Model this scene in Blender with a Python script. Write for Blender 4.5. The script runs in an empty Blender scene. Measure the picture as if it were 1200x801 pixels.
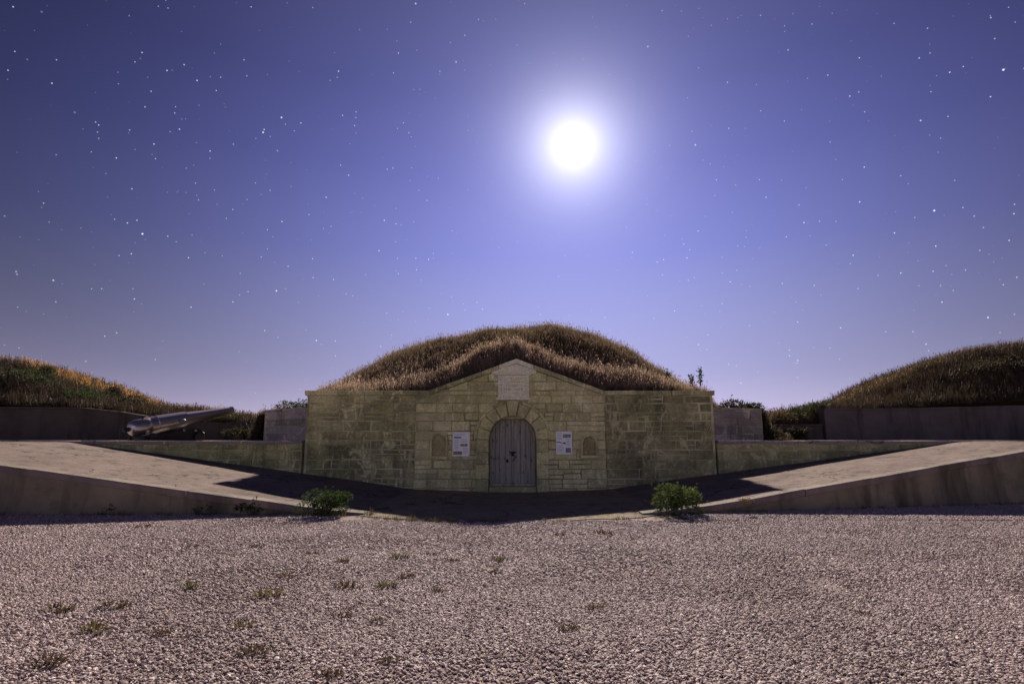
import bpy, bmesh, math, random
from mathutils import Vector, Matrix, noise

R = math.radians
random.seed(7)
sc = bpy.context.scene
col = sc.collection

# ------------------------------------------------------------------ camera
CAM_H, FPX = 1.5, 667.0                    # eye height (m), focal length in px of the 1200 px wide photo
PITCH = math.atan(111.5 / FPX)
cam = bpy.data.cameras.new('camera')
cam.sensor_width = 36.0
cam.lens = 36.0 * FPX / 1200.0
cam.clip_end = 30000
cam.clip_start = 0.05
cam_o = bpy.data.objects.new('camera', cam)
cam_o.location = (0, 0, CAM_H)
cam_o.rotation_euler = (R(90) + PITCH, 0, 0)
col.objects.link(cam_o)
sc.camera = cam_o
CT, ST = math.cos(PITCH), math.sin(PITCH)

def at(px, py, Y):
    """photo pixel -> world point at depth Y"""
    u, v = (px - 600) / FPX, (400.5 - py) / FPX
    t = Y / (CT - v * ST)
    return Vector((u * t, Y, CAM_H + t * (ST + v * CT)))

def on_ground(px, py, z=0.0):
    u, v = (px - 600) / FPX, (400.5 - py) / FPX
    t = (z - CAM_H) / (ST + v * CT)
    return Vector((u * t, t * (CT - v * ST), z))

# ------------------------------------------------------------------ sky, moon light, exposure
MOON_AZ, MOON_EL = R(6.6), R(28.4)
LAMP_AZ, LAMP_EL = R(4.0), R(28.4)
moon_dir = Vector((math.sin(MOON_AZ) * math.cos(MOON_EL), math.cos(MOON_AZ) * math.cos(MOON_EL), math.sin(MOON_EL)))
lamp_dir = Vector((math.sin(LAMP_AZ) * math.cos(LAMP_EL), math.cos(LAMP_AZ) * math.cos(LAMP_EL), math.sin(LAMP_EL)))

sc.view_settings.view_transform = 'Standard'
sc.view_settings.look = 'None'
sc.view_settings.exposure = 0.85
sc.view_settings.gamma = 1.0
sc.view_settings.use_curve_mapping = False
SKY_GAIN = 0.555          # 2 ** -exposure: sky radiances below are written as seen in the picture

sc.cycles.use_denoising = True
sc.cycles.max_bounces = 6
sc.cycles.diffuse_bounces = 4
sc.cycles.transparent_max_bounces = 4

world = bpy.data.worlds.new('World')
sc.world = world
world.use_nodes = True
wt = world.node_tree
wt.nodes.clear()
wn, wl = wt.nodes, wt.links

def wmath(op, a, b=None):
    n = wn.new('ShaderNodeMath'); n.operation = op
    for i, s in enumerate((a, b)):
        if s is None: continue
        if isinstance(s, (int, float)): n.inputs[i].default_value = s
        else: wl.new(s, n.inputs[i])
    return n.outputs[0]

def wscale(colr, fac):
    n = wn.new('ShaderNodeVectorMath'); n.operation = 'SCALE'
    if isinstance(colr, tuple): n.inputs[0].default_value = colr
    else: wl.new(colr, n.inputs[0])
    if isinstance(fac, (int, float)): n.inputs['Scale'].default_value = fac
    else: wl.new(fac, n.inputs['Scale'])
    return n.outputs[0]

def wadd(a, b):
    n = wn.new('ShaderNodeVectorMath'); n.operation = 'ADD'
    wl.new(a, n.inputs[0]); wl.new(b, n.inputs[1])
    return n.outputs[0]

tc = wn.new('ShaderNodeTexCoord')
nrm = wn.new('ShaderNodeVectorMath'); nrm.operation = 'NORMALIZE'
wl.new(tc.outputs['Generated'], nrm.inputs[0])
D = nrm.outputs[0]
sep = wn.new('ShaderNodeSeparateXYZ'); wl.new(D, sep.inputs[0])
dot = wn.new('ShaderNodeVectorMath'); dot.operation = 'DOT_PRODUCT'
wl.new(D, dot.inputs[0]); dot.inputs[1].default_value = moon_dir
cosg = wmath('MINIMUM', dot.outputs['Value'], 0.9999999)
gam = wmath('MULTIPLY', wmath('ARCCOSINE', cosg), 180 / math.pi)
elev = wmath('MULTIPLY', wmath('ARCSINE', sep.outputs[2]), 180 / math.pi)
# colour of the air by elevation (degrees 0..60)
ramp = wn.new('ShaderNodeValToRGB')
wl.new(wmath('DIVIDE', wmath('MAXIMUM', elev, 0.0), 60.0), ramp.inputs[0])
cr = ramp.color_ramp
stops = [(0.0, (.74, .66, .92)), (2.5, (.64, .60, .92)), (6, (.47, .48, .86)), (11, (.37, .395, .80)),
         (18, (.225, .25, .67)), (26, (.135, .15, .475)), (33, (.092, .102, .335)), (42, (.080, .085, .245)), (60, (.075, .08, .23))]
while len(cr.elements) < len(stops): cr.elements.new(0.5)
for e, (d, c) in zip(cr.elements, stops):
    e.position = d / 60.0; e.color = (*c, 1)
# scattering phase: strong towards and away from the moon, weakest at right angles to it
c2 = wmath('MULTIPLY', cosg, cosg)
phase = wmath('ADD', 0.14, wmath('MULTIPLY', wmath('POWER', c2, 3.2), 1.0))
back = wmath('MAXIMUM', wmath('MULTIPLY', cosg, -1.0), 0.0)      # unseen sky opposite the moon, brightened to fill the shaded facade
phase = wmath('ADD', phase, wmath('MULTIPLY', back, back))
air = wscale(ramp.outputs[0], phase)
# faint haze glow hugging the horizon all round
air = wadd(air, wscale((0.36, 0.31, 0.44), wmath('POWER', math.e, wmath('DIVIDE', wmath('MAXIMUM', elev, 0.0), -4.5))))
def lobe(gain, width):
    return wmath('MULTIPLY', wmath('POWER', math.e, wmath('DIVIDE', gam, -width)), gain)
glow = wadd(wscale((1.0, 0.97, 1.02), lobe(1.65, 2.6)), wscale((0.62, 0.66, 1.0), lobe(0.22, 9.0)))
# physical sky model adds the last of the moonlit air
sky = wn.new('ShaderNodeTexSky'); sky.sky_type = 'NISHITA'; sky.sun_disc = False
sky.sun_elevation = LAMP_EL; sky.sun_rotation = LAMP_AZ; sky.air_density = 1.0; sky.dust_density = 0.6
nish = wscale(sky.outputs[0], 0.0012)
# stars
def stars(scale, radius, gain, power):
    m = wn.new('ShaderNodeVectorMath'); m.operation = 'SCALE'
    wl.new(D, m.inputs[0]); m.inputs['Scale'].default_value = scale
    v = wn.new('ShaderNodeTexVoronoi'); v.voronoi_dimensions = '3D'; v.inputs['Scale'].default_value = 1.0
    wl.new(m.outputs[0], v.inputs['Vector'])
    s = wmath('MAXIMUM', wmath('SUBTRACT', 1.0, wmath('DIVIDE', v.outputs['Distance'], radius)), 0.0)
    s = wmath('MINIMUM', wmath('MULTIPLY', s, 2.0), 1.0)
    sp = wn.new('ShaderNodeSeparateColor'); wl.new(v.outputs['Color'], sp.inputs[0])
    return wmath('MULTIPLY', wmath('MULTIPLY', s, wmath('POWER', sp.outputs[0], power)), gain)
st = wmath('ADD', stars(98, 0.100, 0.85, 2.6), stars(37.3, 0.056, 1.15, 1.9))
st = wmath('MULTIPLY', st, wmath('MINIMUM', wmath('MAXIMUM', wmath('DIVIDE', elev, 12.0), 0.0), 1.0))
st = wmath('MULTIPLY', st, wmath('MINIMUM', wmath('MAXIMUM', wmath('DIVIDE', wmath('SUBTRACT', gam, 4.0), 14.0), 0.0), 1.0))
starc = wscale((0.93, 0.95, 1.0), st)
total = wadd(wadd(wadd(air, glow), nish), starc)
bg = wn.new('ShaderNodeBackground'); bg.inputs['Strength'].default_value = SKY_GAIN
wl.new(total, bg.inputs['Color'])
wo = wn.new('ShaderNodeOutputWorld'); wl.new(bg.outputs[0], wo.inputs['Surface'])

sun = bpy.data.lights.new('moonlight', 'SUN')
sun.energy = 5.0
sun.angle = R(0.6)
sun.color = (1.0, 0.89, 0.80)
sun_o = bpy.data.objects.new('moonlight', sun)
sun_o.rotation_euler = (-lamp_dir).to_track_quat('-Z', 'Y').to_euler()
sun_o.location = (0, 40, 40)
col.objects.link(sun_o)

# ------------------------------------------------------------------ helpers
def tag(o, label=None, cat=None, group=None, kind=None):
    if label: o['label'] = label
    if cat: o['category'] = cat
    if group: o['group'] = group
    if kind: o['kind'] = kind
    return o

def link(name, me, mat=None, parent=None, loc=None):
    o = bpy.data.objects.new(name, me)
    col.objects.link(o)
    if mat is not None and me is not None and not me.materials: me.materials.append(mat)
    if loc is not None: o.location = loc
    if parent is not None: o.parent = parent
    return o

def empty(name, loc):
    o = bpy.data.objects.new(name, None)
    o.empty_display_size = 0.3
    o.location = loc
    col.objects.link(o)
    return o

def mesh(name, verts, faces, smooth=False):
    me = bpy.data.meshes.new(name)
    me.from_pydata([tuple(v) for v in verts], [], faces)
    me.update()
    if smooth:
        me.polygons.foreach_set('use_smooth', [True] * len(me.polygons))
    return me

def part(name, me, mat, parent, wloc):
    """mesh whose vertices are relative to wloc (world); parent is an unrotated empty or part"""
    o = link(name, me, mat)
    p, off = parent, Vector((0, 0, 0))
    while p is not None:
        off += p.location; p = p.parent
    o.parent = parent
    o.location = Vector(wloc) - off
    return o

def clip(poly, a, b, c):
    """keep the side a*x+b*z <= c of a convex polygon"""
    out = []
    n = len(poly)
    for i in range(n):
        p, q = poly[i], poly[(i + 1) % n]
        dp, dq = a * p[0] + b * p[1] - c, a * q[0] + b * q[1] - c
        if dp <= 0: out.append(p)
        if dp * dq < 0:
            t = dp / (dp - dq)
            out.append((p[0] + (q[0] - p[0]) * t, p[1] + (q[1] - p[1]) * t))
    return out

def area(poly):
    return abs(sum(poly[i][0] * poly[(i + 1) % len(poly)][1] - poly[(i + 1) % len(poly)][0] * poly[i][1] for i in range(len(poly)))) / 2

def prism(poly, yf, depth, cham=0.015, jit=0.0, jz=0.0):
    """polygon in x,z (world, counter-clockwise seen from -y) extruded away from the viewer; chamfered front edge.
    returns mesh, world location"""
    n = len(poly)
    cx = sum(p[0] for p in poly) / n; cz = sum(p[1] for p in poly) / n
    v = []
    P = [(p[0] - cx + random.uniform(-jz, jz), p[1] - cz + random.uniform(-jz, jz)) for p in poly]
    for p in P: v.append((p[0], depth, p[1]))
    for p in P: v.append((p[0], cham * 0.8 + random.uniform(-jit, jit), p[1]))
    for p in P:
        l = math.hypot(*p) or 1
        k = max(0.0, 1 - 1.4 * cham / l)
        v.append((p[0] * k, random.uniform(-jit, jit), p[1] * k))
    f = []
    for i in range(n):
        j = (i + 1) % n
        f.append((i, j, n + j, n + i)); f.append((n + i, n + j, 2 * n + j, 2 * n + i))
    f.append(tuple(range(2 * n, 3 * n)))
    f.append(tuple(reversed(range(n))))
    me = mesh('block', v, f)
    bm = bmesh.new(); bm.from_mesh(me); bmesh.ops.recalc_face_normals(bm, faces=bm.faces); bm.to_mesh(me); bm.free()
    return me, Vector((cx, yf, cz))

def rect(x0, x1, z0, z1):
    return [(x0, z0), (x1, z0), (x1, z1), (x0, z1)]

def box_mesh(sx, sy, sz, bev=0.0, base=False):
    bm = bmesh.new()
    bmesh.ops.create_cube(bm, size=1.0)
    for v in bm.verts:
        v.co.x *= sx; v.co.y *= sy; v.co.z *= sz
        if base: v.co.z += sz / 2
    if bev: bmesh.ops.bevel(bm, geom=list(bm.edges), offset=bev, segments=2, affect='EDGES', profile=0.7)
    me = bpy.data.meshes.new('box'); bm.to_mesh(me); bm.free()
    return me

def interp(tab, x):
    if x <= tab[0][0]: return tab[0][1]
    for (x0, y0), (x1, y1) in zip(tab, tab[1:]):
        if x <= x1:
            t = (x - x0) / (x1 - x0); t = t * t * (3 - 2 * t) * 0.35 + t * 0.65
            return y0 + (y1 - y0) * t
    return tab[-1][1]

def sstep(a, b, x):
    t = min(1, max(0, (x - a) / (b - a)))
    return t * t * (3 - 2 * t)

def fbm(x, y, z=0.0, s=1.0, o=3):
    return noise.fractal(Vector((x * s, y * s, z)), 1.0, 2.0, o)

# ------------------------------------------------------------------ materials
class NT:
    def __init__(s, name):
        s.m = bpy.data.materials.new(name); s.m.use_nodes = True
        s.t = s.m.node_tree; s.t.nodes.clear()
        s.out = s.t.nodes.new('ShaderNodeOutputMaterial')
    def n(s, typ, **kw):
        nd = s.t.nodes.new(typ)
        for k, v in kw.items():
            if hasattr(nd, k): setattr(nd, k, v)
        return nd
    def l(s, a, b): s.t.links.new(a, b)
    def val(s, nd, key, v):
        if isinstance(v, (int, float, tuple)): nd.inputs[key].default_value = v if not (isinstance(v, tuple) and len(v) == 3 and nd.inputs[key].type == 'RGBA') else (*v, 1)
        else: s.l(v, nd.inputs[key])
    def pos(s):
        return s.n('ShaderNodeNewGeometry').outputs['Position']
    def mapped(s, vec, scale=(1, 1, 1), off=(0, 0, 0)):
        m = s.n('ShaderNodeMapping'); s.l(vec, m.inputs[0])
        m.inputs['Scale'].default_value = scale; m.inputs['Location'].default_value = off
        return m.outputs[0]
    def noise(s, vec, scale, detail=4, rough=0.6, dist=0.0):
        nd = s.n('ShaderNodeTexNoise'); s.l(vec, nd.inputs['Vector'])
        nd.inputs['Scale'].default_value = scale; nd.inputs['Detail'].default_value = detail
        nd.inputs['Roughness'].default_value = rough; nd.inputs['Distortion'].default_value = dist
        return nd.outputs['Fac']
    def ramp(s, f, a, b):
        nd = s.n('ShaderNodeMapRange'); s.l(f, nd.inputs['Value'])
        nd.inputs['From Min'].default_value = a; nd.inputs['From Max'].default_value = b
        return nd.outputs[0]
    def mix(s, f, a, b, mode='MIX'):
        nd = s.n('ShaderNodeMix'); nd.data_type = 'RGBA'; nd.blend_type = mode
        for k, v in ((0, f), (6, a), (7, b)):
            if isinstance(v, tuple): nd.inputs[k].default_value = (*v, 1)
            elif isinstance(v, (int, float)): nd.inputs[k].default_value = v
            else: s.l(v, nd.inputs[k])
        return nd.outputs[2]
    def math(s, op, a, b=0.0):
        nd = s.n('ShaderNodeMath'); nd.operation = op
        for i, v in enumerate((a, b)):
            if isinstance(v, (int, float)): nd.inputs[i].default_value = v
            else: s.l(v, nd.inputs[i])
        return nd.outputs[0]
    def rand(s): return s.n('ShaderNodeObjectInfo').outputs['Random']
    def bump(s, h, strength=0.5, dist=0.02):
        b = s.n('ShaderNodeBump'); s.l(h, b.inputs['Height'])
        b.inputs['Strength'].default_value = strength; b.inputs['Distance'].default_value = dist
        return b.outputs[0]
    def pbr(s, colr, rough=0.85, metal=0.0, normal=None, spec=0.3):
        p = s.n('ShaderNodeBsdfPrincipled')
        s.val(p, 'Base Color', colr); s.val(p, 'Roughness', rough); s.val(p, 'Metallic', metal)
        p.inputs['Specular IOR Level'].default_value = spec
        if normal is not None: s.l(normal, p.inputs['Normal'])
        s.l(p.outputs[0], s.out.inputs['Surface'])
        return s.m
    def leafy(s, colr, trans=0.4, tcol=None, rough=0.7):
        d = s.n('ShaderNodeBsdfPrincipled'); s.val(d, 'Base Color', colr); d.inputs['Roughness'].default_value = rough
        d.inputs['Specular IOR Level'].default_value = 0.25
        t = s.n('ShaderNodeBsdfTranslucent'); s.val(t, 'Color', tcol if tcol is not None else colr)
        mx = s.n('ShaderNodeMixShader'); mx.inputs[0].default_value = trans
        s.l(d.outputs[0], mx.inputs[1]); s.l(t.outputs[0], mx.inputs[2]); s.l(mx.outputs[0], s.out.inputs['Surface'])
        return s.m

def m_stone(name, light, dark, green, stain=0.5, blotch=(0.42, 0.62), var=0.8):
    t = NT(name); P = t.pos()
    a = t.noise(P, 1.1, 5, 0.62, 0.4)
    c = t.mix(t.ramp(a, *blotch), dark, light)
    c = t.mix(t.math('MULTIPLY', t.ramp(t.noise(t.mapped(P, (1, 1, 1), (31, 7, 3)), 0.55, 4, 0.6), 0.45, 0.65), 0.75), c, green)
    # rain streaks, long in z
    s = t.noise(t.mapped(P, (2.6, 2.6, 0.28)), 1.0, 4, 0.6)
    c = t.mix(t.math('MULTIPLY', t.ramp(s, 0.52, 0.70), stain), c, (0.060, 0.058, 0.045))
    c = t.mix(t.math('MULTIPLY', t.math('POWER', t.rand(), 1.6), var), c, t.mix(0.55, c, (0.10, 0.095, 0.055)))
    # broad grime with its own outline, pale lime run-off
    gr = t.noise(t.mapped(P, (0.55, 0.55, 0.8), (13, 2, 5)), 1.0, 6, 0.68, 0.8)
    c = t.mix(t.math('MULTIPLY', t.ramp(gr, 0.48, 0.60), min(1.0, stain * 1.15)), c, t.mix(0.70, c, (0.085, 0.085, 0.05)))
    ru = t.noise(t.mapped(P, (1.9, 1.9, 0.9), (2, 2, 17)), 1.3, 6, 0.72, 1.2)
    c = t.mix(t.math('MULTIPLY', t.ramp(ru, 0.55, 0.63), 0.7), c, tuple(min(0.88, x * 1.15 + 0.04) for x in light))
    f = t.noise(P, 19, 5, 0.7)
    c = t.mix(0.75, c, t.mix(t.ramp(f, 0.33, 0.67), (0.6, 0.6, 0.6), (1.3, 1.3, 1.3)), 'MULTIPLY')
    l = t.noise(t.mapped(P, (1, 1, 1), (5, 1, 9)), 9, 3, 0.5)
    c = t.mix(t.math('MULTIPLY', t.ramp(l, 0.63, 0.70), 0.55), c, (0.56, 0.53, 0.38))
    h = t.math('ADD', t.noise(P, 38, 5, 0.7), t.math('MULTIPLY', t.noise(P, 8, 3), 1.4))
    return t.pbr(c, 0.93, normal=t.bump(h, 0.9, 0.018), spec=0.15)

M = {}
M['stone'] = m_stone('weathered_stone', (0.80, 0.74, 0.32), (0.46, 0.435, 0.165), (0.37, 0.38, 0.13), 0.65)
M['stone_bay_lit'] = m_stone('bay_stone_lit', (0.90, 0.83, 0.395), (0.69, 0.63, 0.27), (0.60, 0.58, 0.215), 0.36, (0.36, 0.58), 0.6)  # lightened and yellowed: warm pool of front light put into the colour
M['stone_right'] = m_stone('dimmed_weathered_stone', (0.60, 0.55, 0.25), (0.33, 0.31, 0.135), (0.28, 0.285, 0.105), 0.65)  # weathered and mossy, also darkened as the front light falls off rightwards
M['arch'] = m_stone('arch_stone', (0.88, 0.82, 0.38), (0.72, 0.67, 0.285), (0.62, 0.61, 0.23), 0.35)
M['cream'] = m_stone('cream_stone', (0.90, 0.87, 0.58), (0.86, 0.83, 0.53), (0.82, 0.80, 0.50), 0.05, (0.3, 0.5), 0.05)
M['coping'] = m_stone('coping_stone', (0.72, 0.68, 0.33), (0.44, 0.42, 0.19), (0.38, 0.38, 0.16), 0.3)
M['flank'] = m_stone('flank_stone', (0.66, 0.55, 0.42), (0.46, 0.39, 0.31), (0.38, 0.33, 0.24), 0.5)
M['niche'] = m_stone('lichen_stone', (0.62, 0.52, 0.22), (0.46, 0.39, 0.16), (0.44, 0.39, 0.15), 0.3)

def m_mortar(name, a, b):
    t = NT(name); P = t.pos()
    c = t.mix(t.ramp(t.noise(P, 1.3, 5), 0.38, 0.6), a, b)
    return t.pbr(c, 0.95, normal=t.bump(t.noise(P, 30, 4), 0.6, 0.01))
M['mortar'] = m_mortar('mortar', (0.28, 0.26, 0.125), (0.66, 0.62, 0.34))
M['mortar_dark'] = m_mortar('dark_mortar', (0.20, 0.185, 0.085), (0.46, 0.43, 0.21))

def m_concrete(name, base, dark, scale=1.0, crack=True):
    t = NT(name); P = t.pos()
    c = t.mix(t.ramp(t.noise(P, 0.8 * scale, 6, 0.65), 0.3, 0.7), dark, base)
    c = t.mix(t.math('MULTIPLY', t.ramp(t.noise(t.mapped(P, (1, 1, 1), (3, 8, 2)), 3.2 * scale, 5, 0.7), 0.52, 0.68), 0.75), c, tuple(x * 0.5 for x in dark))
    c = t.mix(0.7, c, t.mix(t.ramp(t.noise(P, 26, 4, 0.7), 0.3, 0.7), (0.6, 0.6, 0.6), (1.25, 1.25, 1.25)), 'MULTIPLY')
    h = t.math('ADD', t.noise(P, 26, 5, 0.7), t.math('MULTIPLY', t.noise(t.mapped(P, (1, 2.5, 1)), 4.5, 5, 0.7), 1.6))
    if crack:
        v = t.n('ShaderNodeTexVoronoi'); v.feature = 'DISTANCE_TO_EDGE'; v.inputs['Scale'].default_value = 0.55
        w = t.n('ShaderNodeVectorMath'); w.operation = 'ADD'; t.l(P, w.inputs[0])
        nz = t.n('ShaderNodeTexNoise'); t.l(P, nz.inputs['Vector']); nz.inputs['Scale'].default_value = 1.7
        t.l(nz.outputs['Color'], w.inputs[1]); t.l(w.outputs[0], v.inputs['Vector'])
        e = t.math('MULTIPLY', t.math('LESS_THAN', v.outputs['Distance'], 0.012), t.ramp(t.noise(P, 0.9, 2), 0.47, 0.52))
        c = t.mix(t.math('MULTIPLY', e, 0.75), c, (0.06, 0.05, 0.04))
    return t.pbr(c, 1.0, normal=t.bump(h, 0.8, 0.02), spec=0.03)
M['ramp'] = m_concrete('ramp_concrete', (0.29, 0.225, 0.19), (0.18, 0.142, 0.122))
M['apron'] = m_concrete('apron_concrete', (0.35, 0.29, 0.205), (0.24, 0.20, 0.145))
M['platform'] = m_concrete('platform_concrete', (0.40, 0.33, 0.29), (0.29, 0.24, 0.21))

def m_render(name, base, dark, stain):
    t = NT(name); P = t.pos()
    c = t.mix(t.ramp(t.noise(P, 1.0, 6, 0.65), 0.3, 0.7), dark, base)
    s = t.noise(t.mapped(P, (1.5, 1.5, 0.22)), 1.0, 5, 0.65)
    c = t.mix(t.math('MULTIPLY', t.ramp(s, 0.47, 0.68), 0.85), c, stain)
    g = t.noise(t.mapped(P, (1, 1, 1.6), (4, 4, 4)), 2.2, 4)
    c = t.mix(t.math('MULTIPLY', t.ramp(g, 0.55, 0.70), 0.5), c, (0.10, 0.105, 0.05))
    h = t.math('ADD', t.noise(P, 30, 5, 0.7), t.math('MULTIPLY', t.noise(P, 5, 3), 1.5))
    return t.pbr(c, 0.93, normal=t.bump(h, 0.9, 0.02), spec=0.15)
M['frontwall'] = m_render('rendered_wall', (0.30, 0.25, 0.16), (0.17, 0.145, 0.095), (0.06, 0.055, 0.038))
M['frontcope'] = m_render('wall_coping', (0.27, 0.215, 0.18), (0.18, 0.145, 0.12), (0.10, 0.085, 0.07))
M['parapet'] = m_render('parapet_render', (0.13, 0.10, 0.075), (0.085, 0.068, 0.05), (0.04, 0.036, 0.028))
M['parapet_r'] = m_render('parapet_render_pale', (0.17, 0.135, 0.115), (0.11, 0.088, 0.075), (0.05, 0.044, 0.038))

def m_earth(name, a, b):
    t = NT(name); P = t.pos()
    c = t.mix(t.ramp(t.noise(P, 1.6, 5), 0.35, 0.65), a, b)
    return t.pbr(c, 0.97, normal=t.bump(t.noise(P, 9, 5), 0.8, 0.06), spec=0.1)
M['earth'] = m_earth('mound_earth', (0.075, 0.062, 0.035), (0.13, 0.10, 0.055))
M['ground'] = m_earth('ground_earth', (0.12, 0.095, 0.07), (0.20, 0.16, 0.12))
def m_grit():
    t = NT('gravel_grit'); P = t.pos()
    c = t.mix(t.ramp(t.noise(P, 60, 3, 0.7), 0.35, 0.65), (0.17, 0.125, 0.115), (0.42, 0.315, 0.29))
    c = t.mix(t.math('MULTIPLY', t.ramp(t.noise(P, 0.7, 4), 0.4, 0.65), 0.5), c, (0.17, 0.14, 0.12))
    return t.pbr(c, 0.95, normal=t.bump(t.noise(P, 60, 3), 1.0, 0.03), spec=0.15)
M['grit'] = m_grit()

def m_gravel(name, mult):
    t = NT(name); P = t.pos()
    r = t.rand()
    nd = t.n('ShaderNodeValToRGB'); t.l(r, nd.inputs[0]); nd.color_ramp.interpolation = 'LINEAR'
    cs = [(0, (.20, .148, .137)), (.2, (.31, .23, .212)), (.5, (.41, .305, .282)), (.75, (.48, .365, .34)), (.92, (.59, .475, .445)), (1, (.80, .715, .69))]
    while len(nd.color_ramp.elements) < len(cs): nd.color_ramp.elements.new(0.5)
    for e, (p, c) in zip(nd.color_ramp.elements, cs):
        e.position = p; e.color = (*[min(.9, x * mult) for x in c], 1)
    c = t.mix(t.math('MULTIPLY', t.ramp(t.noise(P, 0.55, 5, 0.65), 0.44, 0.64), 0.45), nd.outputs[0], (0.26, 0.20, 0.17))
    return t.pbr(c, 0.8, normal=t.bump(t.noise(P, 160, 2), 0.4, 0.004), spec=0.3)
M['gravel'] = m_gravel('gravel_stone', 1.0)

def m_wood():
    t = NT('weathered_wood')
    g = t.n('ShaderNodeNewGeometry').outputs['Position']
    r = t.rand()
    off = t.n('ShaderNodeCombineXYZ'); t.l(t.math('MULTIPLY', r, 37.0), off.inputs[2])
    ad = t.n('ShaderNodeVectorMath'); ad.operation = 'ADD'; t.l(t.mapped(g, (26, 26, 1.3)), ad.inputs[0]); t.l(off.outputs[0], ad.inputs[1])
    gr = t.noise(ad.outputs[0], 1.0, 6, 0.7, 0.6)
    c = t.mix(t.ramp(gr, 0.3, 0.7), (0.15, 0.14, 0.10), (0.54, 0.51, 0.37))
    c = t.mix(t.math('MULTIPLY', r, 0.6), c, (0.36, 0.335, 0.25))
    k = t.noise(t.mapped(g, (9, 9, 4)), 1.0, 3)
    c = t.mix(t.math('MULTIPLY', t.ramp(k, 0.60, 0.68), 0.85), c, (0.025, 0.02, 0.018))
    return t.pbr(c, 0.85, normal=t.bump(gr, 0.8, 0.01), spec=0.2)
M['wood'] = m_wood()

def m_simple(name, c, rough=0.6, metal=0.0, spec=0.4, var=0.15, scale=20, bump=0.1):
    t = NT(name); P = t.pos()
    n = t.noise(P, scale, 4)
    c2 = t.mix(t.ramp(n, 0.3, 0.7), tuple(x * (1 - var) for x in c), tuple(min(1, x * (1 + var)) for x in c))
    return t.pbr(c2, rough, metal, t.bump(n, bump, 0.005), spec)
M['iron'] = m_simple('painted_gun_iron', (0.50, 0.44, 0.43), 0.36, 0.9, 0.7, 0.08, 5, 0.0)
M['iron_dark'] = m_simple('dark_iron', (0.03, 0.026, 0.026), 0.55, 0.3, 0.5, 0.3)
M['rust'] = m_simple('rusty_iron', (0.05, 0.030, 0.020), 0.8, 0.2, 0.3, 0.4)
M['board'] = m_simple('sign_board', (0.90, 0.89, 0.74), 0.35, 0, 0.5, 0.03, 3, 0.02)
M['photo_a'] = m_simple('printed_picture_grey', (0.22, 0.22, 0.20), 0.4, 0, 0.4, 0.9, 26, 0)
M['photo_b'] = m_simple('printed_picture_olive', (0.20, 0.19, 0.09), 0.4, 0, 0.4, 0.8, 30, 0)
M['print_dark'] = m_simple('printed_dark', (0.05, 0.05, 0.05), 0.4, 0, 0.4, 0.5, 60, 0)
M['print_text'] = m_simple('printed_text', (0.50, 0.50, 0.46), 0.4, 0, 0.4, 0.5, 140, 0)
M['bolt'] = m_simple('bolt_metal', (0.25, 0.24, 0.22), 0.4, 0.9, 0.5)

def m_grass(name, base, tip, hue, trans=0.45):
    t = NT(name)
    uv = t.n('ShaderNodeTexCoord').outputs['UV']
    sp = t.n('ShaderNodeSeparateXYZ'); t.l(uv, sp.inputs[0])
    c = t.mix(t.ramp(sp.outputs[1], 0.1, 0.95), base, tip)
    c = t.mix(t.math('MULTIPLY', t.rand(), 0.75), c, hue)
    p = t.noise(t.n('ShaderNodeNewGeometry').outputs['Position'], 0.9, 3)
    c = t.mix(t.math('MULTIPLY', t.ramp(p, 0.48, 0.64), 0.45), c, (0.10, 0.078, 0.042))
    return t.leafy(c, trans)
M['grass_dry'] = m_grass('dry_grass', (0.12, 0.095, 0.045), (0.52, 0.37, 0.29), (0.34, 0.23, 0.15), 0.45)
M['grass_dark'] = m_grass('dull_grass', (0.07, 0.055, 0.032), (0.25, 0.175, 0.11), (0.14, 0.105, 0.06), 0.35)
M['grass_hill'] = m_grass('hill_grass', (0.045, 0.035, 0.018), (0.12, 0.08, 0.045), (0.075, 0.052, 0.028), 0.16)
M['grass_lamplit'] = m_grass('lamplit_grass', (0.13, 0.08, 0.03), (0.56, 0.32, 0.11), (0.40, 0.20, 0.06))  # orange street-lamp light painted into the grass colour
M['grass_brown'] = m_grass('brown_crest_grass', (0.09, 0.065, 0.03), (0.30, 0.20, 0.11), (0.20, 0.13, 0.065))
M['grass_green'] = m_grass('green_grass', (0.05, 0.055, 0.02), (0.13, 0.14, 0.05), (0.17, 0.13, 0.06), 0.3)

def m_leaf(name, a, b, trans=0.35):
    t = NT(name)
    P = t.pos()
    c = t.mix(t.ramp(t.noise(P, 14, 2), 0.3, 0.7), a, b)
    return t.leafy(c, trans, rough=0.75)
M['leaf_green'] = m_leaf('green_leaf', (0.045, 0.07, 0.018), (0.105, 0.14, 0.04), 0.3)
M['leaf_dark'] = m_leaf('dark_leaf', (0.022, 0.04, 0.012), (0.06, 0.085, 0.028))
M['leaf_scrub'] = m_leaf('scrub_leaf', (0.03, 0.028, 0.014), (0.075, 0.06, 0.03))
M['weed_brown'] = m_grass('brown_weed', (0.05, 0.035, 0.022), (0.15, 0.10, 0.06), (0.09, 0.065, 0.035), 0.3)
M['leaf_dry'] = m_leaf('dry_leaf', (0.10, 0.06, 0.03), (0.20, 0.13, 0.06))
M['twig'] = m_simple('twig', (0.07, 0.05, 0.035), 0.9, 0, 0.2, 0.3, 20, 0.3)

# ------------------------------------------------------------------ the setting
YF = 17.5                                  # plane of the facade
XL, XR = -6.27, 6.15                       # ends of the facade
Z_TOP, Z_APEX = 2.90, 3.86
PLAT = 1.385                                # gun platform level

def front_y(x):                            # line of the ramps' front walls
    if x < 0: return 11.6 if x > -12 else 11.6
    return 11.6 + max(0, x - 2.6) * 0.205

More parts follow.
